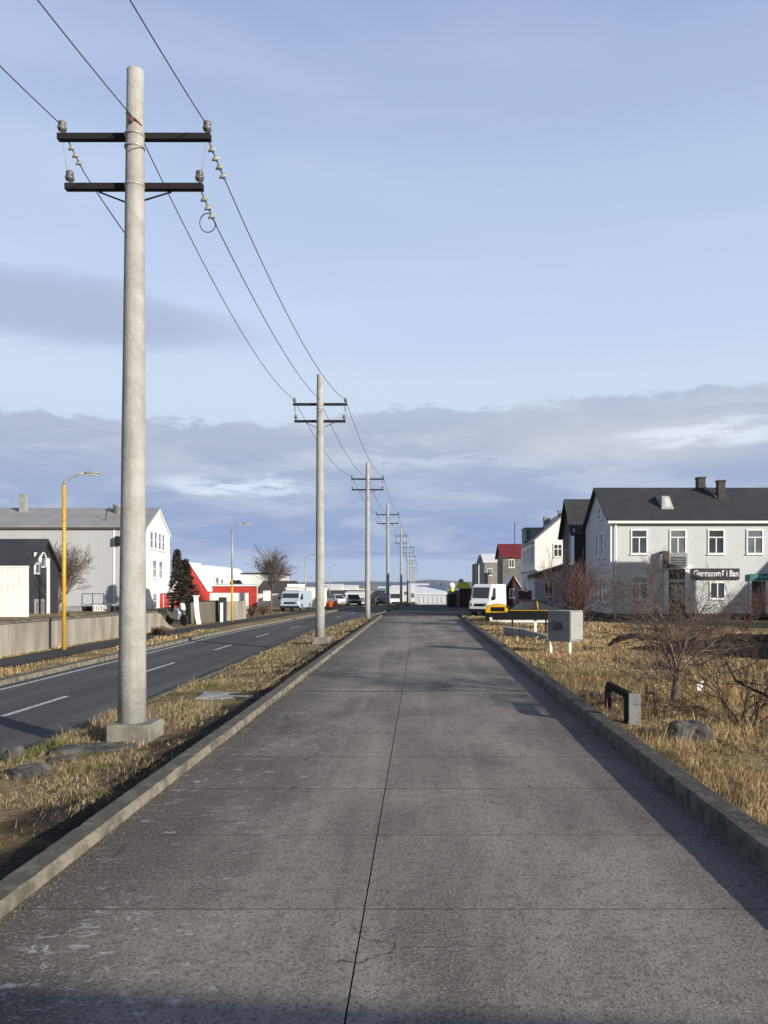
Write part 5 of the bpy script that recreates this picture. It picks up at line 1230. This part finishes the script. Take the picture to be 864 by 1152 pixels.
# ------------------------------------------------------------------ grass
def vnoise(x, y, s, seed=0):
    rs = np.random.default_rng(seed); T = rs.random((64,64))
    u = x*s; v = y*s; i = np.floor(u).astype(int); j = np.floor(v).astype(int); fu = u-i; fv = v-j
    fu = fu*fu*(3-2*fu); fv = fv*fv*(3-2*fv); g = lambda a,b_: T[a%64,b_%64]
    return (g(i,j)*(1-fu)+g(i+1,j)*fu)*(1-fv)+(g(i,j+1)*(1-fu)+g(i+1,j+1)*fu)*fv
def grass(name, label, regions, m, keep=None):
    """regions: (x0f, x1f, y0, y1, density, height, width)"""
    V = []
    for (x0,x1,y0,y1,den,hh,ww) in regions:
        n = int((y1-y0)*(x1-x0)*den); 
        x = rng.uniform(x0,x1,n); y = rng.uniform(y0,y1,n)
        # tufts: pull some blades to tuft centres
        g = 4.5; cx = (np.floor(x*g)+vnoise(x,y,g*1.0,3))/g; cy = (np.floor(y*g)+vnoise(x,y,g*.9,5))/g
        k = rng.random(n)*.65; x = x*(1-k)+cx*k; y = y*(1-k)+cy*k
        ok = np.ones(n,bool) if keep is None else keep(x,y)
        dn = vnoise(x,y,1.1,7)*.6+vnoise(x,y,3.1,8)*.4-(.04 if m is M['grass_left'] else 0)
        ok &= rng.random(n) < np.clip((dn-.22)*2.6,0.05,1)
        x = x[ok]; y = y[ok]; dn = dn[ok]; n = len(x)
        z = np.array([surf(a,b_) for a,b_ in zip(x,y)])-.02
        tuft = np.clip((vnoise(x,y,.8,31)-.5)*3,0,1)
        h = hh*(.30+.95*rng.random(n)**1.4)*(.35+1.0*dn+.9*tuft*dn)
        bend = .35+1.0*rng.random(n); an = rng.uniform(0,2*pi,n)
        # prevailing lean
        lx = np.cos(an)*bend+.25; ly = np.sin(an)*bend-.1
        w = ww*(.6+.8*rng.random(n)); wa = rng.uniform(0,pi,n); wx_ = np.cos(wa)*w/2; wy = np.sin(wa)*w/2
        b0 = np.stack([x-wx_,y-wy,z],1); b1 = np.stack([x+wx_,y+wy,z],1)
        m0 = np.stack([x-wx_*.7+lx*h*.30,y-wy*.7+ly*h*.30,z+h*.58],1); m1 = np.stack([x+wx_*.7+lx*h*.30,y+wy*.7+ly*h*.30,z+h*.58],1)
        t = np.stack([x+lx*h*.85,y+ly*h*.85,z+h*(1.05-.52*bend)],1)
        V.append(np.stack([b0,b1,m1,m0,t],1).reshape(-1,3))
    V = np.concatenate(V); nb = len(V)//5
    me = bpy.data.meshes.new(name); me.vertices.add(len(V)); me.vertices.foreach_set('co', V.astype(np.float32).ravel())
    base = np.arange(nb)*5
    loops = np.stack([base,base+1,base+2,base+3, base+3,base+2,base+4],1).ravel()
    me.loops.add(len(loops)); me.loops.foreach_set('vertex_index', loops.astype(np.int32))
    st = np.stack([np.arange(nb)*7, np.arange(nb)*7+4],1).ravel()
    me.polygons.add(2*nb); me.polygons.foreach_set('loop_start', st.astype(np.int32))
    me.update(calc_edges=True); me.validate()
    me.materials.append(m); o = bpy.data.objects.new(name, me); COL.objects.link(o)
    return tag(o, label, 'grass', kind='stuff')
keepR = lambda x,y: (x < .50*y+5.0) & ~((np.abs(y-22.5) < .5)&(x > 6.5)) & (x > 2.515)
grass('dry_grass','tall golden dry grass covering the bank right of the path',
  [(2.56,9,3.0,9,420,.30,.0035),(2.56,10,9,16,260,.32,.005),(2.50,9,3.0,9,4600,.135,.004),(2.50,10,9,15,2800,.14,.0055),(2.50,14,15,24,1000,.15,.010),(2.56,19,24,34,180,.17,.022),(2.56,16,34,46,110,.17,.032)], M['grass'], keepR)
def keepL(x,y):
    c = np.array([xr(v) for v in y])+.16
    n = vnoise(x,y,1.6,21)
    soil = (x > -2.95-.8*(n-.3))&(y < 13)
    return (x > c) & (x < -2.62) & ((~soil)|(rng.random(len(x)) < .10)) & ~((np.abs(x+3.65) < .42)&(np.abs(y-9.95) < .36)) & ~((x>-4.2)&(x<-2.7)&(y>13.1)&(y<14.2))
grass('dry_grass','patchy straw and moss grass on the verge between path and road',
  [(-5,-2.9,3.5,16,260,.24,.004),(-5,-2.62,3.5,9,5200,.105,.0042),(-5,-2.62,9,16,2400,.14,.006),(-5,-2.62,16,30,500,.12,.013),(-5,-2.3,30,48,200,.13,.025)], M['grass_left'], keepL)
strip_keep = lambda x,y: ((x > -10.7+.0)&(x < -9.78)) | ((x < -12.2)&(x > -12.62))
grass('dry_grass','thin dry grass strips on both sides of the far pavement',
  [(-12.7,-9.7,12,25,240,.11,.014),(-12.7,-9.7,25,37,120,.13,.025)], M['grass'], lambda x,y: strip_keep(x,y))
grass('leaf_litter','dark twigs and leaf litter on the bare soil beside the left kerb',
  [(-3.9,-2.62,3.5,13,2200,.05,.010)], mat('litter_brown',(.22,.17,.12),(.07,.055,.04),.9,6,island=.5), lambda x,y: (x > -3.6))

gm = MB(); random.seed(77)
for _ in range(2600):
    y = 3+17*random.random()**1.5
    if random.random() < .6: x = -2.385+abs(random.gauss(0,.10))
    else: x = 2.295-abs(random.gauss(0,.07))
    q = random.uniform(.003,.010); h_ = q*random.uniform(.5,1); a = random.random()*6
    gm.add([(x+q*cos(a),y+q*sin(a),.0005),(x+q*cos(a+2.1),y+q*sin(a+2.1),.0005),(x+q*cos(a+4.2),y+q*sin(a+4.2),.0005),(x,y,h_)],[(0,1,3),(1,2,3),(2,0,3)])
tag(gm.build('grit', mat('grit_stone',(.16,.14,.11),(.07,.06,.05),.9,20,island=.5)), 'loose grit and crumbs gathered along the foot of both path kerbs', 'grit', kind='stuff')
# ------------------------------------------------------------------ air
hz = MB(); hz.box(-6500,6500,-80,5600,-33,45)
hm = bpy.data.materials.new('haze'); hm.use_nodes = True; nt = hm.node_tree; nt.nodes.clear()
out = nt.nodes.new('ShaderNodeOutputMaterial'); pv = nt.nodes.new('ShaderNodeVolumePrincipled'); nt.links.new(pv.outputs[0], out.inputs['Volume'])
pv.inputs['Color'].default_value = (.72,.80,.95,1); pv.inputs['Density'].default_value = .00010; pv.inputs['Anisotropy'].default_value = .1
HAZE = True
if HAZE:
    ho = hz.build('haze', hm); tag(ho, kind='stuff'); ho['label'] = 'thin sea air between the camera and the far hills'; ho['category'] = 'haze'

# ------------------------------------------------------------------ sun, sky, camera
EL, AZ = radians(15.5), radians(130)       # clockwise from +Y
S = Vector((sin(AZ)*cos(EL), cos(AZ)*cos(EL), sin(EL)))
L = bpy.data.lights.new('sun','SUN'); L.energy = 5.0; L.angle = radians(.5); L.color = (1.0,.93,.83)
lo = bpy.data.objects.new('sun', L); COL.objects.link(lo); lo.location = (20,-20,30); lo.rotation_euler = S.to_track_quat('Z','Y').to_euler()
W = bpy.data.worlds.new('World'); sc.world = W; W.use_nodes = True; nt = W.node_tree; nt.nodes.clear(); N = NT(nt)
out = N.n('ShaderNodeOutputWorld'); bg = N.n('ShaderNodeBackground'); N.l(bg.outputs[0], out.inputs[0])
sky = N.n('ShaderNodeTexSky', sky_type='NISHITA', sun_disc=False, sun_elevation=EL, sun_rotation=AZ); sky.air_density = 1.0; sky.dust_density = .6; sky.ozone_density = 2.0
STR = .10; bg.inputs[1].default_value = STR
tc = N.n('ShaderNodeTexCoord').outputs['Generated']; sp = N.n('ShaderNodeSeparateXYZ'); N.l(tc, sp.inputs[0])
X, Y, Z = sp.outputs
hyp = N.math('SQRT', N.math('ADD', N.math('MULTIPLY', X, X), N.math('MULTIPLY', Y, Y)))
v = N.math('DIVIDE', Z, N.math('MAXIMUM', hyp, .001))          # tan(elevation)
u = N.math('ARCTAN2', X, Y)
cmb = N.n('ShaderNodeCombineXYZ'); N.l(u, cmb.inputs[0]); N.l(v, cmb.inputs[1]); uv = cmb.outputs[0]
K = 1/STR
def lin(r,g,b_,k=1.0):
    f = lambda c: ((c/255+.055)/1.055)**2.4 if c > 10 else c/255/12.92
    return (f(r)*K*k, f(g)*K*k, f(b_)*K*k)
def grad(stops, t):
    mr = N.n('ShaderNodeMapRange'); N.l(t, mr.inputs[0]); mr.inputs[1].default_value = 0; mr.inputs[2].default_value = 3.0
    cr = N.n('ShaderNodeValToRGB'); N.l(mr.outputs[0], cr.inputs[0]); e = cr.color_ramp.elements
    cr.color_ramp.interpolation = 'EASE'
    for i,(p,c) in enumerate(stops):
        el = e[i] if i < 2 else e.new(p/3.0)
        el.position = p/3.0; el.color = tuple(x/K for x in c)+(1,)
    q = N.n('ShaderNodeVectorMath', operation='SCALE'); N.l(cr.outputs[0], q.inputs[0]); q.inputs['Scale'].default_value = K
    return q.outputs[0]
clear = grad([(0.0,lin(174,192,216)),(.03,lin(165,184,216)),(.16,lin(190,206,228)),(.25,lin(196,210,229)),(.34,lin(186,203,229)),(.50,lin(175,194,224)),(.64,lin(163,181,215)),(.80,lin(149,167,205)),(1.1,lin(85,108,160)),(1.7,lin(40,58,105)),(3.0,lin(26,42,85))], v)
front = N.ss(Y, -.35, .25, .25, .88)
dim = N.n('ShaderNodeVectorMath', operation='SCALE'); N.l(sky.outputs[0], dim.inputs[0]); dim.inputs['Scale'].default_value = .55
base = N.mix(front, dim.outputs[0], clear)
wv = N.noise(N.scale(uv, (1.6,5.5,1)), 1.0, 6, .55, .3)
# thin streaked veil high up
veil = N.noise(N.scale(uv, (1.0,3.6,1)), 1.7, 5, .5, .8)
base = N.mix(N.math('MULTIPLY', N.ss(veil, .45, .72, 0, .16), N.math('MULTIPLY', front, N.ss(v, .8, 1.2, 1, 0))), base, lin(208,218,235))
# grey cloud bank
nA = N.math('MULTIPLY_ADD', wv, .15, -.075)
nB = N.math('MULTIPLY_ADD', N.noise(N.scale(uv, (2.2,9,1)), 3.0, 6, .6, .2), .05, -.025)
side = N.math('MULTIPLY', u, -.04)
puff = N.math('MULTIPLY_ADD', N.noise(N.scale(uv, (9,22,1)), 2.2, 7, .62, .35), .060, -.030)
vt = N.math('ADD', N.math('ADD', v, N.math('MULTIPLY', nA, .35)), N.math('ADD', puff, N.ss(u, -.22, .05, .022, -.012)))
bank = N.math('MULTIPLY', N.math('MULTIPLY', N.ss(Y,-.2,.2), 1.0), N.math('MULTIPLY', N.ss(vt, .222, .234, 1, 0), N.ss(N.math('ADD', v, nB), .030, .042)))
cc = grad([(0.0,lin(138,157,196)),(.07,lin(134,153,190)),(.125,lin(145,160,190)),(.175,lin(158,168,190)),(.25,lin(167,177,197)),(.4,lin(168,180,202))], N.math('ADD', v, nB))
tex = N.noise(N.scale(uv, (2.5,11,1)), 2.2, 7, .58, .4)
cc = N.mix(N.ss(tex, .44, .62, 0, .55), cc, lin(184,191,207))
glow = N.math('MULTIPLY', N.ss(N.math('ABSOLUTE', N.math('SUBTRACT', u, .27)), .05, .24, 1, 0), N.ss(N.math('ABSOLUTE', N.math('SUBTRACT', v, .185)), .0, .05, 1, 0))
cc = N.mix(N.math('MULTIPLY', glow, .55), cc, lin(196,198,206))
base = N.mix(N.math('MULTIPLY', bank, .93), base, cc)
# bright slivers in the bank
def sliver(uc, vc, uw, vw, col, k):
    global base
    du = N.math('DIVIDE', N.math('SUBTRACT', u, uc), uw); dv = N.math('DIVIDE', N.math('SUBTRACT', N.math('ADD', v, N.math('MULTIPLY', nB, 1.2)), vc), vw)
    d2 = N.math('ADD', N.math('MULTIPLY', du, du), N.math('MULTIPLY', dv, dv))
    f = N.math('MULTIPLY', N.ss(d2, .0, 1.0, 1, 0), N.ss(N.noise(N.scale(uv,(3,16,1)), 6, 5, .65), .34, .56))
    base = N.mix(N.math('MULTIPLY', f, k), base, col)
sliver(-.235,.130,.13,.016, lin(206,216,232), .9)
sliver(.36,.19,.14,.020, lin(208,216,230), .9)
sliver(.02,.165,.25,.012, lin(188,198,218), .6)
# darker cloud at upper left
du = N.math('SUBTRACT', u, -.50); dv = N.math('SUBTRACT', N.math('ADD', v, N.math('MULTIPLY', nA, .9)), .325)
d2 = N.math('ADD', N.math('POWER', N.math('DIVIDE', N.math('ABSOLUTE', du), .30), 2.0), N.math('POWER', N.math('DIVIDE', N.math('ABSOLUTE', dv), .05), 2.0))
base = N.mix(N.ss(d2, .25, 1.25, .85, 0), base, lin(158,170,196))
# pale strip of light above the horizon
base = N.mix(N.math('MULTIPLY', N.ss(N.math('ADD', v, nB), .036, .024, 0, 0), 0), base, lin(180,195,220))
N.l(base, bg.inputs[0])

cam = bpy.data.cameras.new('camera'); co = bpy.data.objects.new('camera', cam); COL.objects.link(co); sc.camera = co
co.location = (0,0,EYE); co.rotation_euler = (pi/2,0,0)
cam.sensor_fit = 'VERTICAL'; cam.sensor_height = 36; cam.lens = F/1152*36; cam.shift_x = -41/1152; cam.shift_y = 83/1152
cam.clip_start = .05; cam.clip_end = 12000
sc.render.resolution_x = 768; sc.render.resolution_y = 1024
sc.view_settings.view_transform = 'Standard'; sc.view_settings.look = 'None'; sc.view_settings.gamma = 1; sc.view_settings.exposure = 0.30
sc.view_settings.use_curve_mapping = False
sc.cycles.use_denoising = True; sc.cycles.max_bounces = 6; sc.cycles.volume_bounces = 0
